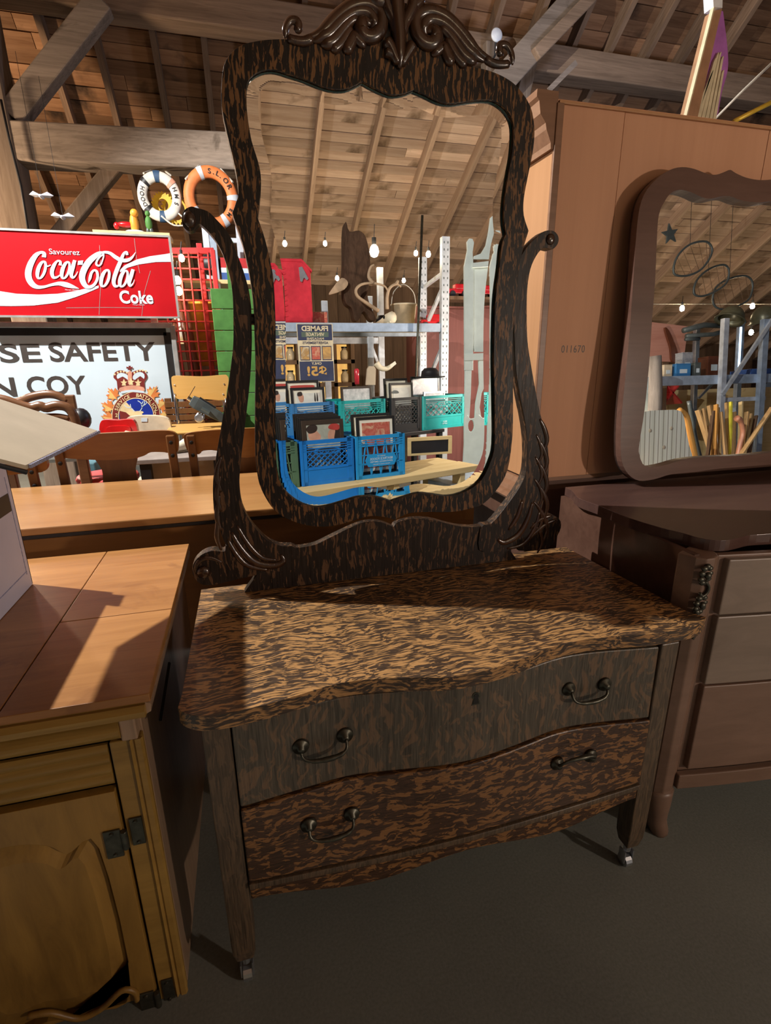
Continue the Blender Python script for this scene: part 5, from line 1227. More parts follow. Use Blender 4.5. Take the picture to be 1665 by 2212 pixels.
def crate(label, pl, pr, Z, mt, top=False, style=0, h=.285, depth=.335, group='milk crates of framed pictures', parts=True):
    a, b_ = m1(*pl, Z=Z), m1(*pr, Z=Z)
    r0_, r1_ = (m1(*q_, Z=Z) for q_ in ROWS[top]); rd_ = (r1_-r0_).normalized()
    a = r0_+rd_*((a-r0_).dot(rd_)+.008); b_ = r0_+rd_*((b_-r0_).dot(rd_)-.008)
    w_ = (b_-a).length; rz = math.atan2(b_.y-a.y, b_.x-a.x); R_ = Matrix.Rotation(rz, 3, 'Z')
    c_ = (a+b_)/2+R_ @ Vector((0, -depth/2, 0)); c_.z = Z-h if top else Z
    c_.z += .001
    t_ = thing('milk_crate', label, 'crate', c_, rz, group)
    W, D = w_/2, depth/2
    MB().box((0, 0, .008), (w_-.01, depth-.01, .014)).build('base', mt, t_, world=False)
    rim = MB()
    for z in (h-.012, .010):
        for sy in (-1, 1): rim.box((0, sy*D, z), (w_, .012, .024))
        for sx in (-1, 1): rim.box((sx*W, 0, z), (.012, depth, .024))
    for k in range(3):
        for sy in (-1, 1): rim.box((0, sy*(D+.001), h-.036-.016*k), (w_, .010, .005))
        for sx in (-1, 1): rim.box((sx*(W+.001), 0, h-.036-.016*k), (.010, depth, .005))
    for sy in (-1, 1):
        for z in (.10,): rim.box((0, sy*(D+.001), z), (w_, .010, .006))
    rim.build('rim', mt, t_, world=False)
    for sx in (-1, 1):
        for sy in (-1, 1): MB().box((sx*(W-.014), sy*(D-.002), h/2), (.044, .016, h)).box((sx*(W-.002), sy*(D-.014), h/2), (.016, .044, h)).build('corner_post', mt, t_, world=False)
    zlo = {0: .115, 1: .02, 2: .07}[style]
    for ax_ in range(4):
        mb_ = MB(); hw = (W if ax_ < 2 else D)-.036; zhi = h-.075
        def pt(u, z): 
            if ax_ == 0: return (u, D, z)
            if ax_ == 1: return (u, -D, z)
            return (W, u, z) if ax_ == 2 else (-W, u, z)
        zhi = h-.028 if style == 1 else h-.068
        nd = 7 if style != 1 else 4; hh = zhi-zlo; step = 2*hw/nd
        for k in range(nd):
            u0 = -hw+k*step
            if style == 1:
                mb_.bar(pt(u0, zlo), pt(u0+step/2, zhi), .008, .007); mb_.bar(pt(u0+step/2, zhi), pt(u0+step, zlo), .008, .007)
            else:
                s2 = step
                nrow = max(1, int(round(hh/s2)))
                for r in range(nrow):
                    za, zb3 = zlo+hh*r/nrow, zlo+hh*(r+1)/nrow
                    mb_.bar(pt(u0, za), pt(u0+s2, zb3), .006, .005); mb_.bar(pt(u0, zb3), pt(u0+s2, za), .006, .005)
        if style == 1:
            for z in (h*.33, h*.55, h*.78):
                mb_.bar(pt(-hw, z), pt(hw, z), .008, .006)
        mb_.build('lattice', mt, t_, world=False)
        if style != 1:
            pn = MB(); pn.bar(pt(-hw, zlo/2+.006), pt(hw, zlo/2+.006), .007, zlo-.012); pn.build('lower_panel', mt, t_, world=False)
    hr = [(.060*math.cos(a)**1+(.03 if math.cos(a) > 0 else -.03), D+.004, h-.072+.022*math.sin(a)) for a in [2*math.pi*i/20 for i in range(20)]]
    hi_ = [(x*.86, y, h-.072+(z-h+.072)*.7) for x, y, z in hr]
    if style != 1: MB().slab([hr, hi_], (0, -.010, 0)).build('handle_rim', mt, t_, world=False)
    return t_, w_, h, R_
def pic(parent_info, label, u, dv, w_, h_, fr, mt, img, tilt=.06, bar=.018, art_fn=None):
    """framed picture standing in a crate: u along its width, dv depth from the crate front"""
    t0, cw_, ch, R_ = parent_info
    w_ = min(w_, cw_-.065); u = max(-(cw_-.06-w_)/2, min((cw_-.06-w_)/2, u))
    base = t0.location+R_ @ Vector((u, .17-dv, .018))
    t_ = thing('framed_picture', label, 'picture', base, 0, 'framed pictures in the crates'); t_.rotation_euler = (tilt, 0, t0.rotation_euler.z)
    o_ = [(-w_/2, 0, 0), (w_/2, 0, 0), (w_/2, 0, h_), (-w_/2, 0, h_)]; i_ = [(-w_/2+bar, 0, bar), (w_/2-bar, 0, bar), (w_/2-bar, 0, h_-bar), (-w_/2+bar, 0, h_-bar)]
    MB().slab([o_, i_], (0, -.014, 0)).build('frame', fr, t_, world=False, bevel=.002)
    MB().box((0, -.008, h_/2), (w_-bar*1.6, .004, h_-bar*1.6)).build('mat', mt, t_, world=False)
    if img:
        mw = .022 if mt != img else 0
        MB().box((0, -.0045, h_/2), (w_-2*bar-2*mw, .002, h_-2*bar-2*mw)).build('print', img, t_, world=False)
    if art_fn: art_fn(t_, w_, h_)
    return t_
def shape(t_, name, l, mt, y=-.0028): MB().flat([crom([Vector((-x, y, z)) for x, z in l], 3)]).build(name, mt, t_, world=False, fix=False)
PZ = .55
c1 = crate('deep blue milk crate with solid lower panel on the plank, seen in the mirror', (652, 1051), (765, 1037), PZ, 'crate_blue')
c2 = crate('sky-blue open crate lettered Beatrice Foods on the plank, seen in the mirror', (770, 1037), (874, 1024), PZ, 'crate_sky', style=1)
c0 = crate('dark green open crate at the left end of the plank, seen in the mirror', (535, 1066), (648, 1052), PZ, 'crate_green', style=1)
BZ = 1.035
c3 = crate('mid-blue crate on the raised shelf under the poster, seen in the mirror', (628, 873), (729, 868), BZ, 'crate_mid', True)
c4 = crate('teal crate holding foil pictures on the raised shelf, seen in the mirror', (733, 867), (828, 861), BZ, 'crate_teal', True)
c5 = crate('black crate on the raised shelf, seen in the mirror', (833, 860), (921, 857), BZ, 'crate_black', True, style=2)
c6 = crate('right-hand teal crate with white print on the raised shelf, seen in the mirror', (924, 857), (1005, 851), BZ, 'crate_teal', True)
# printed plates on the fronts (facing the mirror)
def front_text(info, lines, plate=None, zc=.12, wd=.16):
    t_, w_, h, R_ = info; D = .17
    if plate: MB().slab([[(-.098, D+.004, zc-.042), (.098, D+.004, zc-.042), (.120, D+.004, zc), (.098, D+.004, zc+.042), (-.098, D+.004, zc+.042), (-.120, D+.004, zc)]], (0, .005, 0)).build('name_plate', plate, t_, world=False)
    tm = MB()
    for body, z, hh, ww in lines: text_fit(tm, body, (ww/2, D+.0098, z), (-1, 0, 0), (0, 0, 1), ww, hh, .01)
    tm.build('printed_words', 'sign_white', t_, world=False, fix=False)
front_text(c2, [('PROPERTY OF', .143, .008, .06), ('BEATRICE FOODS', .121, .016, .17), ('(ONTARIO) LIMITED', .101, .014, .17), ('PROSECUTION IF MISUSED', .088, .007, .13)], 'crate_sky')
front_text(c6, [('MILK', .050, .014, .05), ('LIMITED', .034, .010, .06)], None)
def heads(t_, w_, h_):
    shape(t_, 'printed_face', [(w_*.10, h_-.125), (w_*.30, h_-.125), (w_*.36, h_-.09), (w_*.28, h_-.055), (w_*.18, h_-.06), (w_*.10, h_-.085), (w_*.06, h_-.10)], 'skin')
    shape(t_, 'printed_hair', [(w_*.20, h_-.075), (w_*.34, h_-.08), (w_*.40, h_-.05), (w_*.30, h_-.028), (w_*.16, h_-.032), (w_*.14, h_-.055)], 'dark_hair', -.002)
    shape(t_, 'printed_face', [(-w_*.12, h_-.125), (-w_*.30, h_-.125), (-w_*.32, h_-.075), (-w_*.20, h_-.06), (-w_*.12, h_-.085)], 'skin')
    shape(t_, 'printed_hair', [(-w_*.26, h_-.13), (-w_*.42, h_-.13), (-w_*.42, h_-.05), (-w_*.30, h_-.045), (-w_*.29, h_-.08)], 'dark_hair', -.002)
    shape(t_, 'printed_hat', [(-w_*.14, h_-.058), (-w_*.36, h_-.07), (-w_*.40, h_-.040), (-w_*.26, h_-.026), (-w_*.15, h_-.038)], 'beret_red', -.0015)
def boy(t_, w_, h_):
    shape(t_, 'printed_face', [(w_*.16, h_-.10), (w_*.26, h_-.10), (w_*.30, h_-.06), (w_*.22, h_-.045), (w_*.14, h_-.06)], 'skin')
    shape(t_, 'printed_hair', [(w_*.18, h_-.055), (w_*.31, h_-.06), (w_*.31, h_-.035), (w_*.20, h_-.030)], 'dark_hair', -.002)
    for k in (-.20, -.27): shape(t_, 'printed_bottle', [(w_*k-.006, h_-.10), (w_*k+.006, h_-.10), (w_*k+.005, h_-.065), (w_*k, h_-.04), (w_*k-.005, h_-.065)], 'dark_hair')
pic(c1, 'dark frame showing two faces in profile, front of the deep blue crate', -.0, .04, .33, .385, 'frame_dark', 'art_cool', 'art_cool', .05, .028, heads)
for k in range(4): pic(c1, ('dark frame just behind the two profiles', 'second dark frame behind the two profiles', 'third dark frame behind the two profiles', 'rearmost dark frame in the deep blue crate')[k], .005+.004*k, .085+.04*k, .34, .40+.006*k, 'frame_black', 'art_grey', None, .05)
pic(c2, 'black frame with cream mat and red print in the sky-blue crate', .02, .05, .29, .385, 'frame_black', 'mat_cream', 'art_red', .05)
pic(c2, 'black frame leaning behind the red print in the sky-blue crate', .0, .12, .31, .40, 'frame_black', 'mat_cream', 'art_pale', .06)
pic(c0, 'black frame with sepia print in the dark green crate', .08, .05, .20, .37, 'frame_black', 'mat_cream', 'art_sepia', .05)
pic(c0, 'black frame behind the sepia print in the dark green crate', .06, .11, .26, .40, 'frame_black', 'mat_cream', 'art_grey', .05)
pic(c3, 'white print of a boy and two bottles in the mid-blue crate', .0, .05, .33, .375, 'frame_black', 'mat_cream', 'art_pale', .04, .018, boy)
pic(c3, 'cream print with red lettering behind the boy print', -.03, .12, .30, .425, 'frame_black', 'mat_cream', 'art_pale', .04, .018, lambda t_, w_, h_: shape(t_, 'printed_banner', [(-.09, h_-.062), (.09, h_-.062), (.10, h_-.05), (.085, h_-.036), (-.085, h_-.036), (-.10, h_-.05)], 'beret_red'))
pic(c4, 'shiny foil-covered picture in the teal crate', -.01, .05, .29, .37, 'frame_dark', 'foil', 'foil', .04)
pic(c5, 'cream print with small drawings in the black crate', .02, .05, .30, .385, 'frame_black', 'mat_cream', 'art_pale', .04, .018, lambda t_, w_, h_: shape(t_, 'printed_drawing', [(.03, h_-.085), (.09, h_-.085), (.10, h_-.075), (.08, h_-.06), (.04, h_-.065)], 'gun_grey'))
pic(c5, 'larger black frame behind the small drawings in the black crate', -.07, .11, .33, .42, 'frame_black', 'mat_cream', 'art_pale', .05)
pic(c6, 'grey print in a wide black frame behind the right teal crate', -.12, .16, .34, .43, 'frame_black', 'art_grey', 'art_grey', .05)
pic(c6, 'narrow steel frame lying low in the right teal crate', -.03, .08, .26, .30, 'steel', 'art_grey', 'art_grey', .05)
# plank bench and raised shelf
e0, e1 = m1(655, 1064, Z=PZ), m1(1037, 1004, Z=PZ); dv_ = (e1-e0); rzp = math.atan2(dv_.y, dv_.x); Rp = Matrix.Rotation(rzp, 3, 'Z'); e0 = e0-dv_.normalized()*.55
ln = (e1-e0).length
pb_ = thing('plank_bench', 'rough pale pine plank bench carrying the crates, seen in the mirror', 'bench', (e0+e1)/2+Rp @ Vector((0, -.24, -PZ)), rzp)
MB().box((0, .12, PZ-.024), (ln, .235, .045)).build('plank', 'plank_pine', pb_, world=False, bevel=.004)
MB().box((0, -.12, PZ-.024), (ln-.03, .235, .045)).build('plank', 'plank_pine', pb_, world=False, bevel=.004)
for x in (-ln*.4, ln*.12, ln*.42):
    for y in (-.18, .18): MB().box((x, y, (PZ-.047)/2), (.045, .09, PZ-.047)).build('leg', 'plank_pine', pb_, world=False)
bz = BZ-.285; s0, s1 = m1(600, 905, Z=bz), m1(1010, 938, Z=bz); ymid = m1(922, 940, Z=bz).y
rs_ = thing('raised_shelf', 'black raised shelf board carrying the back row of crates', 'shelf', ((s0.x+s1.x)/2, ymid-.18, 0))
x0_, x1_ = min(m1(560, 900, Z=bz).x, .2), m1(1008, 936, Z=bz).x+.02; rzs = c5[0].rotation_euler.z
Rs = Matrix.Rotation(rzs, 3, 'Z'); cc5 = c5[0].location
rs_.location = (cc5.x-.42, cc5.y+math.tan(-rzs)*.42, 0); rs_.rotation_euler = (0, 0, rzs)
MB().box((0, -.0, bz-.016), (1.75, .40, .030)).build('board', 'black_paint', rs_, world=False, bevel=.003)
for x in (-.84, 0, .84):
    for y in (-.17, .17): MB().box((x, y, (bz-.032)/2), (.04, .04, bz-.032)).build('leg', 'black_paint', rs_, world=False)
wf_ = m1(928, 1000, Z=PZ+.004); Yf = wf_.y
def m1poly(l, Y): return [m1(x, y, Y=Y) for x, y in l]
Yl = cc5.y+.20
lf_ = thing('leaning_frame', 'empty pale wooden frame under the raised shelf, seen in the mirror', 'frame', Vector((m1(928, 990, Y=Yl).x, Yl, PZ+.002)))
fw0, fw1, fzt = m1(881, 970, Y=Yl).x, m1(976, 970, Y=Yl).x, bz-.045
o_ = [(fw0, Yl, PZ+.002), (fw1, Yl, PZ+.002), (fw1, Yl, fzt), (fw0, Yl, fzt)]; i_ = [(fw0+.03, Yl, PZ+.02), (fw1-.03, Yl, PZ+.02), (fw1-.03, Yl, fzt-.03), (fw0+.03, Yl, fzt-.03)]
MB().slab([o_, i_], (0, -.02, 0)).build('frame', 'plank_pine', lf_, bevel=.002); MB().box(((fw0+fw1)/2, Yl-.016, (PZ+fzt)/2), (fw1-fw0-.02, .006, fzt-PZ-.02)).build('dark_panel', 'black_paint', lf_)
# white carved back panel
YH = cc5.y+.10
plain('white_paint', (.62, .70, .66), .5, 0, .4, .08, 10)
wd_ = thing('hall_stand', 'white painted hall stand with pierced splats at the mirror edge', 'hall stand', m1(1035, 1000, Y=YH))
for nm, l, dy in (('post', [(1004, 800), (1003, 575), (1010, 540), (1009, 522), (1014, 515), (1021, 516), (1024, 524), (1021, 545), (1023, 580), (1022, 800)], 0), ('crest', [(1022, 560), (1024, 553), (1040, 547), (1050, 530), (1056, 500), (1060, 470), (1095, 440), (1130, 440), (1130, 560)], -.005), ('top_rail', [(1020, 568), (1130, 555), (1130, 572), (1020, 578)], .012), ('panel', [(1022, 575), (1130, 560), (1130, 762), (1026, 760), (1020, 745)], -.012), ('middle_rail', [(1004, 765), (1130, 757), (1130, 774), (1004, 779)], .012),
                  ('splat', [(1005, 778), (1019, 778), (1017, 850), (1014, 900), (1004, 905)], -.004), ('splat', [(1034, 778), (1052, 778), (1049, 830), (1040, 850), (1036, 880), (1040, 905), (1026, 905), (1028, 870), (1036, 830)], -.004), ('splat', [(1068, 778), (1082, 778), (1078, 905), (1064, 905)], -.004)):
    MB().slab([m1poly(l, YH+dy)], (0, -.022, 0)).build(nm, 'white_paint', wd_, bevel=.002)
hole = [(1018+7*math.cos(a), 920+13*math.sin(a)) for a in [2*math.pi*i/14 for i in range(14)]]
p0_ = m1(1004, 996, Y=YH).z
lowp = [(1003, 903), (1010, 897), (1016, 905), (1026, 903), (1034, 896), (1044, 904), (1056, 897), (1066, 905), (1085, 900), (1130, 895), (1130, 1010), (1000, 1010), (1003, 960)]
lw = m1poly(lowp, YH)
for p in lw: p.z = max(p.z, .05)
MB().slab([lw, m1poly(hole, YH)], (0, -.022, 0)).build('lower_panel', 'white_paint', wd_, bevel=.002)
MB().box((m1(1050, 990, Y=YH).x, YH-.03, .25), (.40, .03, .5)).build('foot_board', 'white_paint', wd_)
# blue metal locker below
bl = m1(1005, 1040, Z=.42); lk = thing('blue_locker', 'pale blue metal locker under the plank bench, seen in the mirror', 'locker', (bl.x+.05, bl.y-.10, 0), rzp)
MB().box((0, 0, .21), (.50, .34, .42)).build('body', 'rack_blue', lk, world=False, bevel=.006); MB().box((0, .172, .20), (.44, .008, .34)).build('door', 'crate_mid', lk, world=False, bevel=.003)
MB().box((-.16, .180, .24), (.02, .012, .06)).build('handle', 'chrome', lk, world=False)
wl = m1(770, 1058, Z=.40); dcn = thing('dark_carton', 'dark carton with a white lid under the plank, seen in the mirror', 'box', (wl.x, wl.y-.16, 0))
MB().box((0, 0, .184), (.27, .19, .366)).build('body', 'gun_grey', dcn, world=False, bevel=.004); MB().box((0, 0, .385), (.30, .22, .03)).build('lid', 'sign_white', dcn, world=False, bevel=.004)
# pallet rack
yc6 = c6[0].location.y; YRF, YRB = yc6-.36, yc6-.98
rr_ = thing('pallet_rack', 'pale blue pallet rack behind the crates, seen in the dressing mirror', 'rack', (m1(800, 700, Y=YRF).x, (YRF+YRB)/2, 0))
bt_, bb_ = m1(800, 698, Y=YRF).z, m1(800, 717, Y=YRF).z
X0r = m1(560, 700, Y=YRF).x-.1; X1r = m1(960, 600, Y=YRF).x; ztr = m1(960, 512, Y=YRF).z
for yy in (YRF, YRB): MB().box(((X0r+X1r)/2, yy, (bt_+bb_)/2), (X1r-X0r, .045, bt_-bb_)).build('beam', 'rack_blue', rr_, bevel=.004)
MB().box(((X0r+X1r)/2, (YRF+YRB)/2, bt_-.03), (X1r-X0r, YRF-YRB-.05, .02)).build('deck', 'plank_pine', rr_)
for x, yy, zt2 in ((X1r, YRF, ztr), (X1r, YRB, ztr*.98), (X0r, YRF, ztr), (X0r, YRB, ztr)):
    up = MB().box((x, yy, zt2/2), (.075, .06, zt2)).build('upright', 'rack_white', rr_, bevel=.003)
    hs = MB()
    for k in range(26):
        for sx in (-.018, .018): hs.box((x+sx, yy+.0305, zt2-.05-.06*k), (.008, .001, .018))
    hb = hs.build('slots', 'gun_grey', up); hb['kind'] = 'stuff'
for a_, b_ in (((X1r, YRF, bt_+.45), (X1r, YRB, bt_+.40)), ((X1r, YRF, bt_+.35), (X1r, YRB, bt_-.05)), ((X1r, YRF, bb_-.1), (X1r, YRB, bb_-.6))):
    MB().bar(a_, b_, .03, .03).build('brace', 'rack_white', rr_)
YR2 = YRB-.7
r2 = thing('far_rack', 'second pale rack standing behind the first, seen in the dressing mirror', 'rack', (m1(800, 700, Y=YR2).x, YR2, 0))
for x, yt in ((820, 578), (797, 640), (700, 650)):
    q = m1(x, yt, Y=YR2); MB().box((q.x, q.y, q.z/2), (.07, .05, q.z)).build('upright', 'rack_white', r2, bevel=.003)
q0, q1 = m1(590, 736, Y=YR2), m1(824, 736, Y=YR2); MB().bar(q0, q1, .04, .07).build('beam', 'rack_white', r2, bevel=.003)
MB().bar(m1(800, 742, Y=YR2), m1(822, 800, Y=YR2), .03, .03).build('brace', 'rack_white', r2)
pp = m1(912, 465, Y=YRF+.055), m1(903, 700, Y=YRF+.055); d_ = pp[1]-pp[0]; pe = pp[0]+d_*((pp[0].z-.01)/-d_.z)
tag(MB().tube([pp[0], pe], .012).build('tall_pole', 'bronze', smooth=True), 'thin dark pole standing against the pallet rack', 'pole')
# poster on the beam
plain('poster_navy', (.035, .045, .10), .5); plain('poster_cream', (.70, .60, .40), .6); plain('poster_green', (.09, .13, .10), .5); plain('poster_gold', (.62, .36, .10), .5)
YPo = YRF+.030
ptl, pbr = m1(640, 699, Y=YPo), m1(723, 824, Y=YPo); PX0, PX1, PZ1, PZ0 = ptl.x, pbr.x, ptl.z, pbr.z; pw, ph = PX1-PX0, PZ1-PZ0
po = thing('price_poster', 'FRAMED VINTAGE MAGAZINE ADVERTISEMENTS ONLY $5 poster hung on the rack beam', 'poster', ((PX0+PX1)/2, YPo, PZ0))
MB().box(((PX0+PX1)/2, YPo-.004, (PZ0+PZ1)/2), (pw, .006, ph)).build('sheet', 'poster_cream', po)
def band(nm, z0, z1, mt, d, inx=.02): MB().box(((PX0+PX1)/2, YPo+d, PZ0+ph*(z0+z1)/2), (pw*(1-2*inx), .0008, ph*(z1-z0))).build(nm, mt, po)
band('printed_header', .72, .99, 'poster_navy', .0); band('printed_footer', .01, .36, 'poster_navy', .0); band('printed_ribbon', .775, .86, 'poster_green', .0008, .12)
def ptxt(body, z0, z1, wfr, mt, bold=.02, off=0):
    tm = MB(); text_fit(tm, body, ((PX0+PX1)/2+pw*(wfr/2-off), YPo+.0022, PZ0+ph*z0), (-1, 0, 0), (0, 0, 1), pw*wfr, ph*(z1-z0), bold); tm.build('printed_words', mt, po, fix=False)
ptxt('FRAMED', .875, .965, .74, 'poster_cream', .03); ptxt('VINTAGE', .79, .85, .52, 'poster_cream'); ptxt('MAGAZINE', .725, .768, .48, 'poster_cream'); ptxt('ADVERTISEMENTS', .655, .700, .72, 'poster_navy')
ptxt('ONLY', .30, .345, .28, 'poster_cream'); ptxt('$5!', .08, .275, .55, 'poster_gold', .03)
for k, im in ((-1, 'art_sepia'), (0, 'art_red'), (1, 'art_sepia')):
    xx = (PX0+PX1)/2+k*pw*.31; MB().box((xx, YPo+.001, PZ0+ph*.50), (pw*.27, .0008, ph*.245)).build('printed_photo', 'poster_navy', po); MB().box((xx, YPo+.002, PZ0+ph*.50), (pw*.235, .0008, ph*.215)).build('printed_photo', im, po)
# red cooler on the rack
plain('cooler_red', (.58, .035, .055), .22, 0, .6)
YCo = YRF-.06; kx0, kx1 = m1(592, 600, Y=YCo).x, m1(672, 600, Y=YCo).x; kz0 = bt_+.002; kz1 = m1(640, 562, Y=YCo).z
co = thing('red_cooler', 'tall red enamel cooler with bottle opener on the rack, seen in the mirror', 'cooler', ((kx0+kx1)/2, YCo-.17, kz0))
ch_ = [(kx0, kz0), (kx1, kz0), (kx1, kz1-.07), (kx1-.07, kz1), (kx0, kz1)]
MB().slab([[Vector((x, YCo, z)) for x, z in ch_]], (0, -.34, 0)).build('body', 'cooler_red', co, bevel=.02, seg=3)
MB().slab([[Vector((x, YCo+.004, z)) for x, z in ((kx0-.01, kz1+.01), (kx1-.075, kz1+.012), (kx1+.01, kz1-.075), (kx1+.008, kz1-.095), (kx1-.08, kz1-.012), (kx0-.01, kz1-.012))]], (0, -.35, 0)).build('lid_edge', 'cooler_red', co, bevel=.004)
MB().slab([m1poly([(645, 578), (652, 576), (666, 602), (662, 606), (656, 600), (652, 610), (648, 608)], YCo+.003)], (0, .012, 0)).build('bottle_opener', 'steel', co, bevel=.002)
for k in range(10): MB().ball((kx0+.07, YCo+.002, kz0+.06+.043*k), (.035, .008, .010), n=10, m=5).build('embossed_rib', 'cooler_red', co, smooth=True)
q = m1(682, 674, Y=YCo-.2); o = MB().box((q.x, YCo-.25, bt_+.062), (.22, .05, .12)).build('picture_book', 'art_red', bevel=.002); tag(o, 'red pictured box lid behind the cooler, seen in the mirror', 'box')
# moose hide mount with antlers, skull and hat on the rack
wood('fur_brown', (.030, .018, .012), (.095, .055, .035), 2, 90, 20, rough=.9, spec=.1)
plain('antler', (.42, .30, .19), .6)
YHd = YRF-.28
hd = thing('mounted_hide', 'dark brown antlered hide mount standing on the rack, seen in the mirror', 'taxidermy', m1(775, 690, Y=YHd))
pelt = crom(m1poly([(743, 505), (747, 478), (755, 500), (775, 498), (790, 512), (799, 555), (799, 600), (794, 636), (800, 660), (812, 690), (801, 692), (786, 672), (774, 692), (765, 690), (760, 666), (748, 656), (742, 630), (743, 560)], YHd), 3)
MB().slab([pelt], (0, -.14, 0)).build('hide', 'fur_brown', hd, bevel=.045, seg=4, smooth=True)
MB().slab([crom(m1poly([(738, 600), (720, 620), (710, 636), (722, 634), (744, 625), (752, 610)], YHd+.05), 3)], (0, -.02, 0)).build('ear', 'antler', hd, bevel=.004)
for l in ([(818, 672), (792, 655), (772, 640), (769, 625), (782, 614), (806, 612), (830, 618), (838, 630)], [(836, 668), (836, 642), (842, 622), (856, 614), (866, 620)], [(806, 612), (796, 598), (800, 578), (808, 572)], [(856, 614), (860, 606)]):
    q = crom([m1(x, y, Y=YHd+.12) for x, y in l], 4, False); MB().tube(q, [.018*(1-.6*i/len(q)) for i in range(len(q))], 8).build('antler', 'antler', hd, smooth=True)
c_ = m1(830, 688, Y=YRF-.1); c_.z = bt_-.018; skull('pale deer skull lying on the rack beam beside the hide', c_, 1.2, 1.2)
q = m1(832, 672, Y=YHd); ht = thing('felt_hat', 'black felt hat on the rack behind the skull', 'hat', (q.x, YHd-.05, bt_-.017))
MB().lathe([(0, .12), (.07, .115), (.085, .06), (.09, .02), (.15, .008), (.15, .0), (0, 0)], (0, 0, 0), 20).build('crown', 'black_paint', ht, world=False, smooth=True)
q = m1(880, 690, Y=YHd+.1); bk = thing('cream_bucket', 'cream enamel bucket on the rack, seen in the mirror', 'bucket', (q.x, YHd-.02, bt_-.018))
MB().lathe([(0, 0), (.10, 0), (.125, .22), (.13, .22), (.13, .205), (.122, .205)], (0, 0, 0), 20).build('pail', 'cream_vinyl', bk, world=False, smooth=True)
MB().tube(crom([(-.125, 0, .21), (-.10, 0, .33), (0, 0, .40), (.10, 0, .33), (.125, 0, .21)], 4, False), .004).build('bail', 'rope', bk, world=False)
# toys on the small shelf at right, red doors behind
YT2 = YRB-.2
s0, s1 = m1(962, 642, Y=YT2), m1(1030, 640, Y=YT2)
tag(MB().box(((s0.x+s1.x)/2, YT2, s0.z-.02), (s1.x-s0.x, .24, .035)).build('toy_shelf', 'wall_wood'), 'dark shelf board beside the white hall stand, seen in the mirror', 'shelf')
def toycar(label, c_, s_):
    t_ = thing('toy_jeep', label, 'toy car', c_)
    MB().box((0, 0, .055*s_), (.20*s_, .09*s_, .045*s_)).build('body', 'coke_red', t_, world=False, bevel=.006*s_); MB().box((.02*s_, 0, .098*s_), (.10*s_, .08*s_, .05*s_)).build('cab', 'coke_red', t_, world=False, bevel=.008*s_)
    for x in (-.06, .065):
        for y in (-.045, .045): MB().lathe([(0, -.012*s_), (.028*s_, -.012*s_), (.028*s_, .012*s_), (0, .012*s_)], (x*s_, y*s_, .03*s_), 14, Matrix.Rotation(math.pi/2, 3, 'X')).build('wheel', 'black_paint', t_, world=False)
c_ = m1(986, 636, Y=YT2); c_.z = s0.z-.002; toycar('red toy jeep on the dark shelf, seen in the mirror', c_, 1.1)
c_ = m1(930, 640, Y=YHd-.2); c_.z = bt_-.018; toycar('red toy truck on the rack deck, seen in the mirror', c_, 1.2)
dx_ = m1(985, 750, Y=YT2-.25); rdz = m1(985, 660, Y=YT2-.25).z
rd = thing('red_cupboard', 'dull red painted cupboard doors behind the rack, seen in the mirror', 'cupboard', (dx_.x, YT2-.5, 0))
MB().box((dx_.x, YT2-.55, rdz/2), (.9, .45, rdz)).build('case', 'red_door', rd)
for k in range(3): MB().box((dx_.x-.30+.30*k, YT2-.315, rdz/2), (.285, .02, rdz-.06)).build('door', 'red_door', rd, bevel=.004)
# warm lit display case
plain('lit_back', (1.0, .50, .14), .6, emit=.8, var=.25, scale=9); plain('jar_glass', (.75, .60, .38), .1, 0, .6)
YDc = YR2-.9; a_, b_ = m1(560, 738, Y=YDc), m1(764, 830, Y=YDc)
dc = thing('display_case', 'brown display case with warm lit cubbies of glassware, seen in the mirror', 'display case', ((a_.x+b_.x)/2, YDc-.15, 0))
MB().box(((a_.x+b_.x)/2, YDc-.30, a_.z/2), (b_.x-a_.x, .02, a_.z)).build('lit_panel', 'lit_back', dc)
for z in (a_.z, (a_.z+b_.z)/2+.02, b_.z, .02): MB().box(((a_.x+b_.x)/2, YDc-.15, z), (b_.x-a_.x+.05, .30, .05)).build('shelf', 'wall_wood', dc)
for k in range(6): MB().box((a_.x+(b_.x-a_.x)*k/5, YDc-.15, a_.z/2), (.05, .30, a_.z)).build('divider', 'wall_wood', dc)
for k in range(10):
    x = a_.x+(b_.x-a_.x)*((k//2)+.5)/5+random.uniform(-.03, .03); z = b_.z+.026 if k % 2 else (a_.z+b_.z)/2+.046
    t_ = thing('glass_jar', '%s glass jar from the left in the %s lit row of the display case' % (('first', 'second', 'third', 'fourth', 'fifth')[k//2], 'lower' if k % 2 else 'upper'), 'jar', (x, YDc-.12, z), group='jars in the lit cubbies')
    MB().lathe([(0, 0), (.05, 0), (.055, .02), (.055, .10), (.035, .13), (.035, .15), (0, .15)], (0, 0, 0), 14).build('jar', 'jar_glass', t_, world=False, smooth=True); MB().lathe([(0, .15), (.04, .15), (.04, .17), (0, .17)], (0, 0, 0), 14).build('lid', 'bronze', t_, world=False)
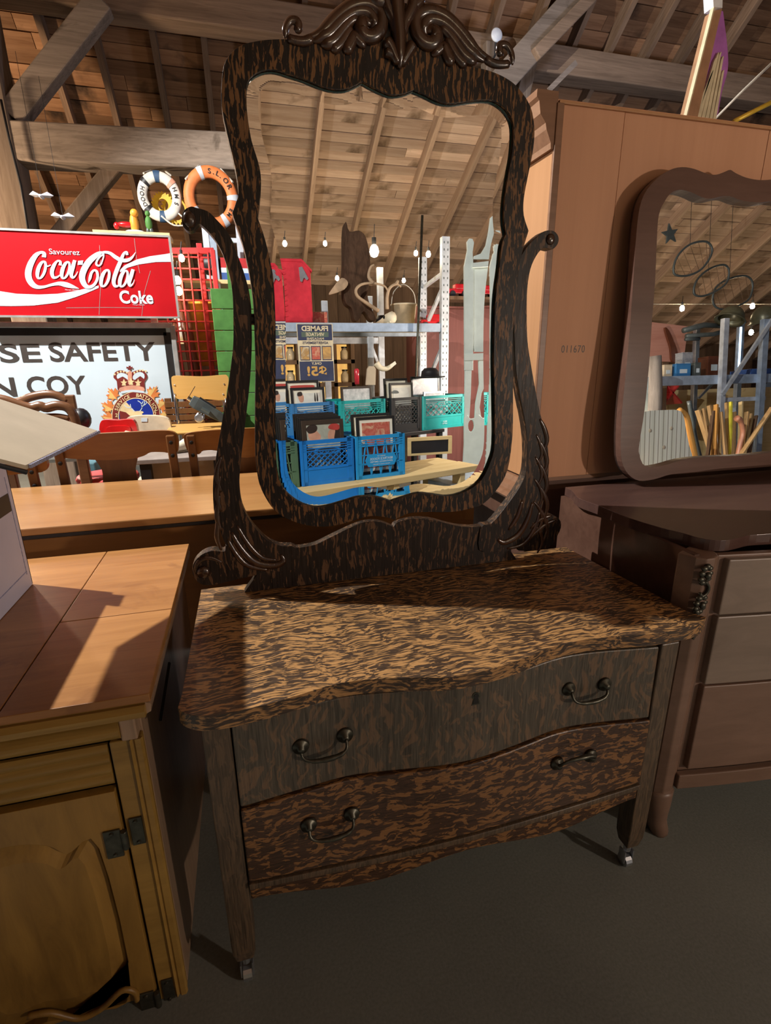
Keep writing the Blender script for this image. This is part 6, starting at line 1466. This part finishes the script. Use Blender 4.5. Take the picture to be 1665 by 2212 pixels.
# odds on the raised shelf level
hq = m1(922, 812, Y=cc5.y-.1); bh = thing('bowler_hat', 'black bowler hat resting on the pictures, seen in the mirror', 'hat', (hq.x, cc5.y-.02, hq.z-.015))
MB().lathe([(0, .085), (.05, .08), (.075, .05), (.08, .01), (.125, .004), (.13, .012), (.13, .004), (.08, -.004), (0, -.004)], (0, 0, 0), 24).build('crown', 'black_paint', bh, world=False, smooth=True)
hn = crom([m1(x, y, Y=YRF+.02) for x, y in ((812, 784), (822, 795), (836, 796), (848, 788))], 4, False)
tag(MB().tube(hn, [.03*(1-.5*i/len(hn)) for i in range(len(hn))], 10).build('cow_horn', 'bone', smooth=True), 'curved pale horn hanging by the rack upright, seen in the mirror', 'horn')
tag(MB().slab([m1poly([(842, 788), (853, 780), (856, 786), (845, 795)], YRF+.05)], (0, .003, 0)).build('price_tag', 'mat_cream'), 'small cream price tag beside the pale horn', 'tag')
tag(MB().slab([m1poly([(793, 797), (797, 791), (808, 791), (812, 797), (811, 832), (790, 832)], YRF+.06)], (0, -.03, 0)).build('paper_bag', 'cardboard', bevel=.004), 'brown paper bag between the crates and the rack, seen in the mirror', 'bag')
q = m1(771, 830, Y=YRF+.06); q2 = m1(771, 796, Y=YRF+.06)
tag(MB().lathe([(0, 0), (.022, 0), (.024, (q2-q).length*.9), (.012, (q2-q).length), (0, (q2-q).length)], q, 12).build('red_bottle', 'cooler_red', smooth=True), 'slim red bottle left of the paper bag, seen in the mirror', 'bottle')
# string lights along the loft
for i, (x, y, r_, pw_) in enumerate(((615, 525, .026, 9), (702, 525, .024, 9), (808, 540, .052, 22), (898, 546, .026, 6), (925, 548, .030, 12), (728, 600, .028, 6), (872, 605, .028, 6))):
    Yb = -4.2 if y < 580 else -5.6
    p = m1(x, y, Y=Yb if r_ < .05 else -3.6)
    bulb(p, ('leftmost glowing bulb above the red cooler', 'second glowing bulb right of the leftmost', 'largest and brightest bulb above the hide mount', 'glowing bulb just left of the rack brace', 'glowing bulb just right of the rack brace', 'low glowing bulb left of the hide mount', 'low glowing bulb above the bucket')[i]+', seen in the mirror', 'string lights seen in the dressing mirror', r_, pw_, 'bulb_glow_cool')

# ================================================================== THINGS SEEN IN THE SECOND MIRROR
YQ = -1.0
wood('rocker_wood', (.50, .23, .05), (.70, .38, .11), 2, 30, 3, rough=.35)
def striped():
    m, t, b = nt('cushion_stripe'); setp(b, .9, 0, .2); v = coords(t, (1, 1, 1))
    wv_ = t.nodes.new('ShaderNodeTexWave'); wv_.inputs['Scale'].default_value = 3.0; wv_.inputs['Distortion'].default_value = .25; wv_.inputs['Detail'].default_value = 2; L(t, v, wv_.inputs['Vector'])
    w2 = t.nodes.new('ShaderNodeTexWave'); w2.inputs['Scale'].default_value = 6.5; w2.inputs['Distortion'].default_value = .3; L(t, v, w2.inputs['Vector'])
    c1_ = ramp(t, wv_.outputs['Fac'], [(.25, (.72, .72, .60)), (.75, (.80, .79, .68))]); c2_ = ramp(t, w2.outputs['Fac'], [(.0, 0), (.10, 0)])
    mk_ = ramp(t, w2.outputs['Fac'], [(.03, 1), (.08, 0)]); L(t, mix(t, mk_, c1_, (.30, .26, .20)), b.inputs['Base Color'])
striped()
rq = m2(1430, 1000, Y=YQ)
rc = thing('rocking_chair', 'rocking chair with tufted striped cream cushion, seen in the second mirror', 'chair', (rq.x, YQ-.2, 0))
def m2poly(l, Y): return [m2(x, y, Y=Y) for x, y in l]
cu = crom(m2poly([(1383, 895), (1398, 888), (1430, 886), (1464, 886), (1476, 898), (1482, 930), (1488, 960), (1496, 990), (1490, 1010), (1440, 1022), (1390, 1022), (1374, 1000), (1371, 970), (1376, 930)], YQ), 3)
MB().slab([cu], (0, -.08, 0)).build('back_cushion', 'cushion_stripe', rc, bevel=.03, seg=4)
for x, y in ((1404, 930), (1450, 925), (1434, 966)): MB().ball(m2(x, y, Y=YQ+.002), (.016, .006, .016)).build('tuft_button', 'cardboard', rc, smooth=True)
for l in ([(1466, 886), (1482, 900), (1490, 935), (1500, 985), (1504, 1020)], [(1378, 930), (1370, 970), (1372, 1010)]):
    MB().tube(px_ if False else crom([m2(x, y, Y=YQ-.06) for x, y in l], 4, False), .028, 10).build('frame_rail', 'rocker_wood', rc, smooth=True)
sz_ = .42; MB().box((rq.x, YQ+.22, sz_), (.46, .46, .09)).build('seat_cushion', 'cushion_stripe', rc, bevel=.03, seg=3)
for sx in (-1, 1):
    MB().tube(crom([(rq.x+sx*.25, YQ+.50, .03), (rq.x+sx*.25, YQ+.2, .015), (rq.x+sx*.25, YQ-.15, .018), (rq.x+sx*.25, YQ-.42, .07)], 4, False), .016).build('rocker', 'rocker_wood', rc, smooth=True)
    MB().tube([(rq.x+sx*.25, YQ+.40, .02), (rq.x+sx*.25, YQ+.38, .62)], .018).build('front_leg', 'rocker_wood', rc, smooth=True); MB().tube([(rq.x+sx*.25, YQ-.15, .02), (rq.x+sx*.24, YQ-.08, .75)], .018).build('back_leg', 'rocker_wood', rc, smooth=True)
    MB().box((rq.x+sx*.25, YQ+.16, .63), (.05, .50, .03)).build('arm', 'rocker_wood', rc, bevel=.008)
pq = crom([m2(x, y, Y=YQ-.35) for x, y in ((1488, 866), (1494, 900), (1500, 940), (1512, 990))], 3, False); d_ = pq[-1]-pq[-2]; pq.append(pq[-1]+d_*((pq[-1].z-.01)/-d_.z))
tag(MB().tube(pq, .022).build('iron_pipe', 'gun_grey', smooth=True), 'dark iron pipe leaning beside the rocking chair', 'pipe')
plain('stick_yellow', (.80, .75, .06), .5); plain('stick_pink', (.50, .22, .13), .4)
YSK = -1.75
sticks = [(1506, 886, 1538, 12, 'handle_wood'), (1519, 882, 1536, 6, 'handle_wood'), (1531, 876, 1549, 9, 'handle_wood'), (1546, 874, 1541, 11, 'rocker_wood'), (1557, 890, 1566, 7, 'handle_wood'), (1568, 870, 1574, 6, 'handle_wood'), (1578, 868, 1577, 6, 'stick_yellow'), (1586, 890, 1584, 8, 'handle_wood'), (1600, 868, 1597, 9, 'plank_pine'), (1613, 890, 1603, 9, 'handle_wood'), (1621, 894, 1600, 7, 'handle_wood'), (1633, 898, 1616, 8, 'wall_wood'), (1551, 880, 1555, 5, 'plank_pine'), (1540, 888, 1528, 8, 'wall_wood')]
slab_l = ['broad plank at the left of the bundle of sticks', 'thin lath second from the left of the bundle', 'pale lath crossing to the right in the bundle', 'orange square batten in the bundle', 'short lath right of the orange batten', 'slim tall stick left of the yellow one', 'bright yellow stick in the bundle', 'brown stick right of the yellow one', 'tall pale stake behind the axe handle', 'lath leaning left behind the axe handle', 'thin lath at the right of the bundle', 'dark plank at the far right of the bundle', 'thin pale strip beside the orange batten', 'dark board behind the left laths']
for i, (xt, yt, xb2, wpx, mt) in enumerate(sticks):
    Yk = YSK+.035*(i % 5)-.07; p0 = m2(xt, yt, Y=Yk); p1 = m2(xb2, 985, Y=Yk+.10); d_ = p1-p0; p1 = p0+d_*((p0.z-.005)/-d_.z)
    o = MB().bar(p0, p1, .022, wpx*.0048, (0, 1, 0)).build('wooden_stick', mt, bevel=.002); tag(o, slab_l[i]+', seen in the second mirror', 'stick', 'sticks and laths in the bundle')
q = [m2(x, y, Y=YSK+.25) for x, y in ((1591, 903), (1600, 912), (1604, 935), (1598, 960), (1592, 990))]; d_ = q[-1]-q[-2]; q.append(q[-1]+d_*((q[-1].z-.005)/-d_.z)); q = crom(q, 4, False)
tag(MB().tube(q, [.034 if i < 4 else .028 for i in range(len(q))], 10, flatn=(Vector((1, 0, 0)), .7)).build('axe_handle', 'stick_pink', smooth=True), 'curved pinkish axe handle in front of the sticks', 'axe handle')
p0, p1 = m2(1668, 880, Y=YSK+.3), m2(1598, 985, Y=YSK+.3); d_ = p1-p0; p1 = p0+d_*((p0.z-.005)/-d_.z)
tag(MB().bar(p0, p1, .02, .05, (0, 1, 0)).build('slanted_plank', 'handle_wood', bevel=.002), 'plank slanting across the front of the sticks', 'plank')
YX = -2.45
rx = thing('tool_rack', 'blue-white pallet rack with tins and tools, seen in the second mirror', 'rack', (m2(1550, 820, Y=YX).x, YX-.3, 0))
sa, sb = m2(1412, 824, Y=YX), m2(1700, 800, Y=YX); sb.z = sa.z; dzs = m2(1560, 800, Y=YX).z
MB().bar((sa.x, YX, sa.z), (sb.x+.3, YX, sa.z), .05, .11).build('beam', 'rack_blue', rx, bevel=.004)
MB().box(((sa.x+sb.x)/2, YX-.32, sa.z+.03), (sb.x-sa.x+.3, .58, .02)).build('deck', 'rack_blue', rx)
for x, yt, w_, mt, yo in ((1566, 688, .075, 'rack_white', .05), (1652, 690, .09, 'rack_blue', .05), (1505, 700, .06, 'steel', -.55), (1600, 700, .075, 'rack_blue', -.55)):
    q = m2(x, yt, Y=YX+yo); q.y = YX+yo; MB().box((q.x, q.y, q.z/2), (w_, .06, q.z)).build('upright', mt, rx, bevel=.003)
MB().bar(m2(1668, 690, Y=YX+.09), m2(1560, 852, Y=YX+.09), .03, .045).build('brace', 'rack_white', rx)
MB().bar(m2(1508, 860, Y=YX-.5), m2(1545, 822, Y=YX-.5), .03, .03).build('brace', 'steel', rx)
q0, q1 = m2(1560, 864, Y=YX), m2(1650, 858, Y=YX); MB().bar(q0, Vector((q1.x, q1.y, q0.z)), .05, .05).build('lower_beam', 'rack_white', rx)
def on_shelf(name, label, cat, x, w_, h_, mt, d=.12, yo=-.08, lid=None):
    q = m2(x, 800, Y=YX+yo); t_ = thing(name, label, cat, (q.x, YX+yo-d/2, sa.z+.0555 if yo > -.03 else sa.z+.041))
    MB().box((0, 0, h_/2), (w_, d, h_)).build('body', mt, t_, world=False, bevel=.004); MB().box((0, 0, h_+.006), (w_*1.02, d*1.02, .012)).build('lid', lid or mt, t_, world=False, bevel=.002)
    MB().box((0, d/2+.001, h_*.5), (w_*.5, .002, h_*.3)).build('paper_label', 'sign_white', t_, world=False)
on_shelf('cream_carton', 'cream carton at the left end of the tool rack shelf', 'box', 1443, .12, .15, 'cream_vinyl')
on_shelf('blue_tin', 'blue printed tin beside the cream carton', 'tin', 1476, .22, .16, 'crate_mid', .14)
on_shelf('olive_tin', 'dark olive tin right of the blue tin', 'tin', 1507, .09, .17, 'gun_grey')
on_shelf('grey_box', 'grey box standing behind the blue tin', 'box', 1484, .16, .32, 'art_grey', .12, -.26)
on_shelf('brown_jug', 'brown stoneware block right of the olive tin', 'jar', 1542, .20, .26, 'bat_brown', .16, -.2)
q = m2(1628, 798, Y=YX-.2); tag(MB().box((q.x, YX-.2, sa.z+.085), (.46, .3, .09)).build('navy_case', 'tin_blue', bevel=.008), 'long navy case on the tool rack shelf', 'case')
led = MB(); q = m2(1600, 705, Y=YX-.515); led.box((q.x, YX-.512, (q.z+sa.z)/2+.05), (.03, .008, q.z-sa.z-.12)); plain('led_glow', (.50, .72, 1), .4, emit=3, var=.1, scale=40)
led.build('led_strip', 'led_glow', rx)
# pink board with old rifle stock
YPk = YX-.75; pk = thing('tool_board', 'pinkish plank board with an old gun stock fixed to it, seen in the second mirror', 'board', m2(1440, 780, Y=YPk))
MB().slab([m2poly([(1392, 694), (1486, 705), (1476, 782), (1392, 780)], YPk)], (0, -.03, 0)).build('board', 'pink_board', pk)
MB().slab([crom(m2poly([(1436, 708), (1444, 712), (1456, 740), (1466, 770), (1472, 780), (1452, 782), (1448, 752), (1440, 726)], YPk+.05), 3)], (0, -.03, 0)).build('gun_stock', 'bat_brown', pk, bevel=.006)
MB().box((pk.location.x, YPk-.05, pk.location.z/2), (.08, .05, pk.location.z)).build('stand_post', 'wall_wood', pk)
for i, (l, r_) in enumerate((([(1476, 714), (1520, 702), (1570, 704)], .035), ([(1482, 726), (1540, 722), (1560, 716)], .028), ([(1480, 733), (1510, 732)], .022))):
    tag(MB().tube([m2(x, y, Y=YX-.35) for x, y in l], r_).build('gun_barrel', 'gun_grey', smooth=True), ('thick grey gun barrel hung on the tool rack', 'middle grey gun barrel on the tool rack', 'short bright barrel under the other two')[i]+', seen in the second mirror', 'gun barrel', 'gun barrels on the tool rack')
plain('helmet_green', (.12, .12, .075), .35, .3)
hc = m2(1577, 690, Y=YX-.1); hm = thing('steel_helmet', 'olive steel helmet tipped on top of the rack upright, seen in the second mirror', 'helmet', hc); hm.rotation_euler = (0, .42, 0)
k = 8; MB().lathe([(.0, .17)]+[(.15*math.sin(math.pi/2*i/k), .17*math.cos(math.pi/2*i/k)) for i in range(1, k+1)]+[(.18, -.012), (.178, -.018), (.142, -.004), (.14, .0)], (0, 0, 0), 24).build('shell', 'helmet_green', hm, world=False, smooth=True)
hc = m2(1650, 690, Y=YX-.1); hm2 = thing('steel_helmet', 'second olive helmet at the right edge of the second mirror', 'helmet', hc); hm2.rotation_euler = (0, -.3, 0)
MB().lathe([(.0, .17)]+[(.15*math.sin(math.pi/2*i/k), .17*math.cos(math.pi/2*i/k)) for i in range(1, k+1)]+[(.18, -.012), (.178, -.018), (.142, -.004), (.14, .0)], (0, 0, 0), 24).build('shell', 'helmet_green', hm2, world=False, smooth=True)
# hanging snowshoe hoops and star
for i, (l, lb) in enumerate((([(1455, 590), (1462, 555), (1490, 528), (1525, 522), (1538, 540), (1528, 565), (1510, 585), (1480, 596)], 'upper snowshoe hoop hanging from the rafters'), ([(1498, 632), (1505, 605), (1530, 582), (1562, 572), (1574, 585), (1568, 612), (1540, 632), (1512, 640)], 'middle snowshoe hoop hanging from the rafters'), ([(1540, 655), (1545, 622), (1575, 602), (1610, 596), (1625, 612), (1618, 645), (1590, 662), (1558, 668)], 'lowest snowshoe hoop hanging from the rafters'))):
    t_ = thing('snowshoe', lb+', seen in the second mirror', 'snowshoe', m2(l[0][0]+40, l[0][1]-20, Y=-3.0-.15*i), group='snowshoes under the rafters')
    P = crom([m2(x, y, Y=-3.0-.15*i) for x, y in l], 4); MB().tube(P, .014, 8, True).build('hoop', 'gun_grey', t_, smooth=True)
    nn_ = len(P)
    for k in range(2, nn_//2-1, 2): MB().tube([P[k], P[nn_-k]], .003, 5).build('lacing', 'wall_wood', t_)
    for k in range(2): MB().tube([P[8], P[8]+Vector((.0, 0, 1.2))], .003, 5).build('hanging_cord', 'cable', t_) if k == 0 else None
sc2 = m2(1448, 505, Y=-3.0); Rr = .13; st5 = [sc2+Vector((Rr*(1 if i % 2 == 0 else .42)*math.cos(.5+math.pi*i/5), 0, Rr*(1 if i % 2 == 0 else .42)*math.sin(.5+math.pi*i/5))) for i in range(10)]
tag(MB().slab([st5], (0, -.02, 0)).build('metal_star', 'gun_grey'), 'dark metal star hanging under the rafters, seen in the second mirror', 'star')
for i, (x, y) in enumerate(((1473, 665), (1625, 660), (1622, 717))):
    bulb(m2(x, y, Y=-4.2), ('glowing bulb left of the helmet', 'glowing bulb right of the helmet', 'lower glowing bulb beside the rack brace')[i]+', seen in the second mirror', 'string lights seen in the second mirror', .036, 13, 'bulb_glow_cool')
a_, b_ = m2(1405, 657, Y=-4.25), m2(1690, 657, Y=-4.25); tag(MB().tube([a_, b_], .006).build('light_wire', 'rope'), 'pale taut wire carrying the string lights, seen in the second mirror', 'wire')
# crossing sign, driftwood post, white post
YXs = -3.4; xs_ = thing('crossing_sign', 'white crossing sign edged in red, partly hidden, seen in the second mirror', 'sign', m2(1435, 850, Y=YXs))
for l in ([(1412, 822), (1455, 872)], [(1412, 880), (1462, 818)]):
    a_, b_ = m2(*l[0], Y=YXs), m2(*l[1], Y=YXs); MB().bar(a_, b_, .02, .30, (0, 1, 0)).build('arm', 'cage_red', xs_); MB().bar(a_+Vector((0, .014, 0)), b_+Vector((0, .014, 0)), .004, .20, (0, 1, 0)).build('white_face', 'sign_white', xs_)
MB().box((xs_.location.x, YXs-.03, .7), (.08, .04, 1.4)).build('post', 'sign_metal', xs_)
wood('driftwood', (.14, .12, .10), (.36, .32, .28), 2, 40, 5, rough=.85)
q = m2(1410, 770, Y=-2.0); tag(MB().tube(crom([(q.x, -2.0, q.z), (q.x+.03, -2.0, q.z*.7), (q.x-.02, -2.0, q.z*.4), (q.x+.02, -2.0, 0)], 4, False), .085, 10).build('driftwood_post', 'driftwood', smooth=True), 'grey weathered tree trunk post left of the tool rack', 'post')
q = m2(1396, 815, Y=-1.3); tag(MB().box((q.x-.02, -1.3, q.z/2), (.05, .05, q.z)).build('white_post', 'white_paint', bevel=.004), 'white post at the left edge of the second mirror', 'post')
pg = m2(1560, 850, Y=-4.0)
pgb = thing('peg_wall', 'pale boarded partition behind the tool rack', 'partition', (pg.x, -4.0, 0))
for k in range(9): MB().box((pg.x-1.6+.36*k, -4.0, .75), (.35, .02, 1.5)).build('board', 'plank_pine', pgb)
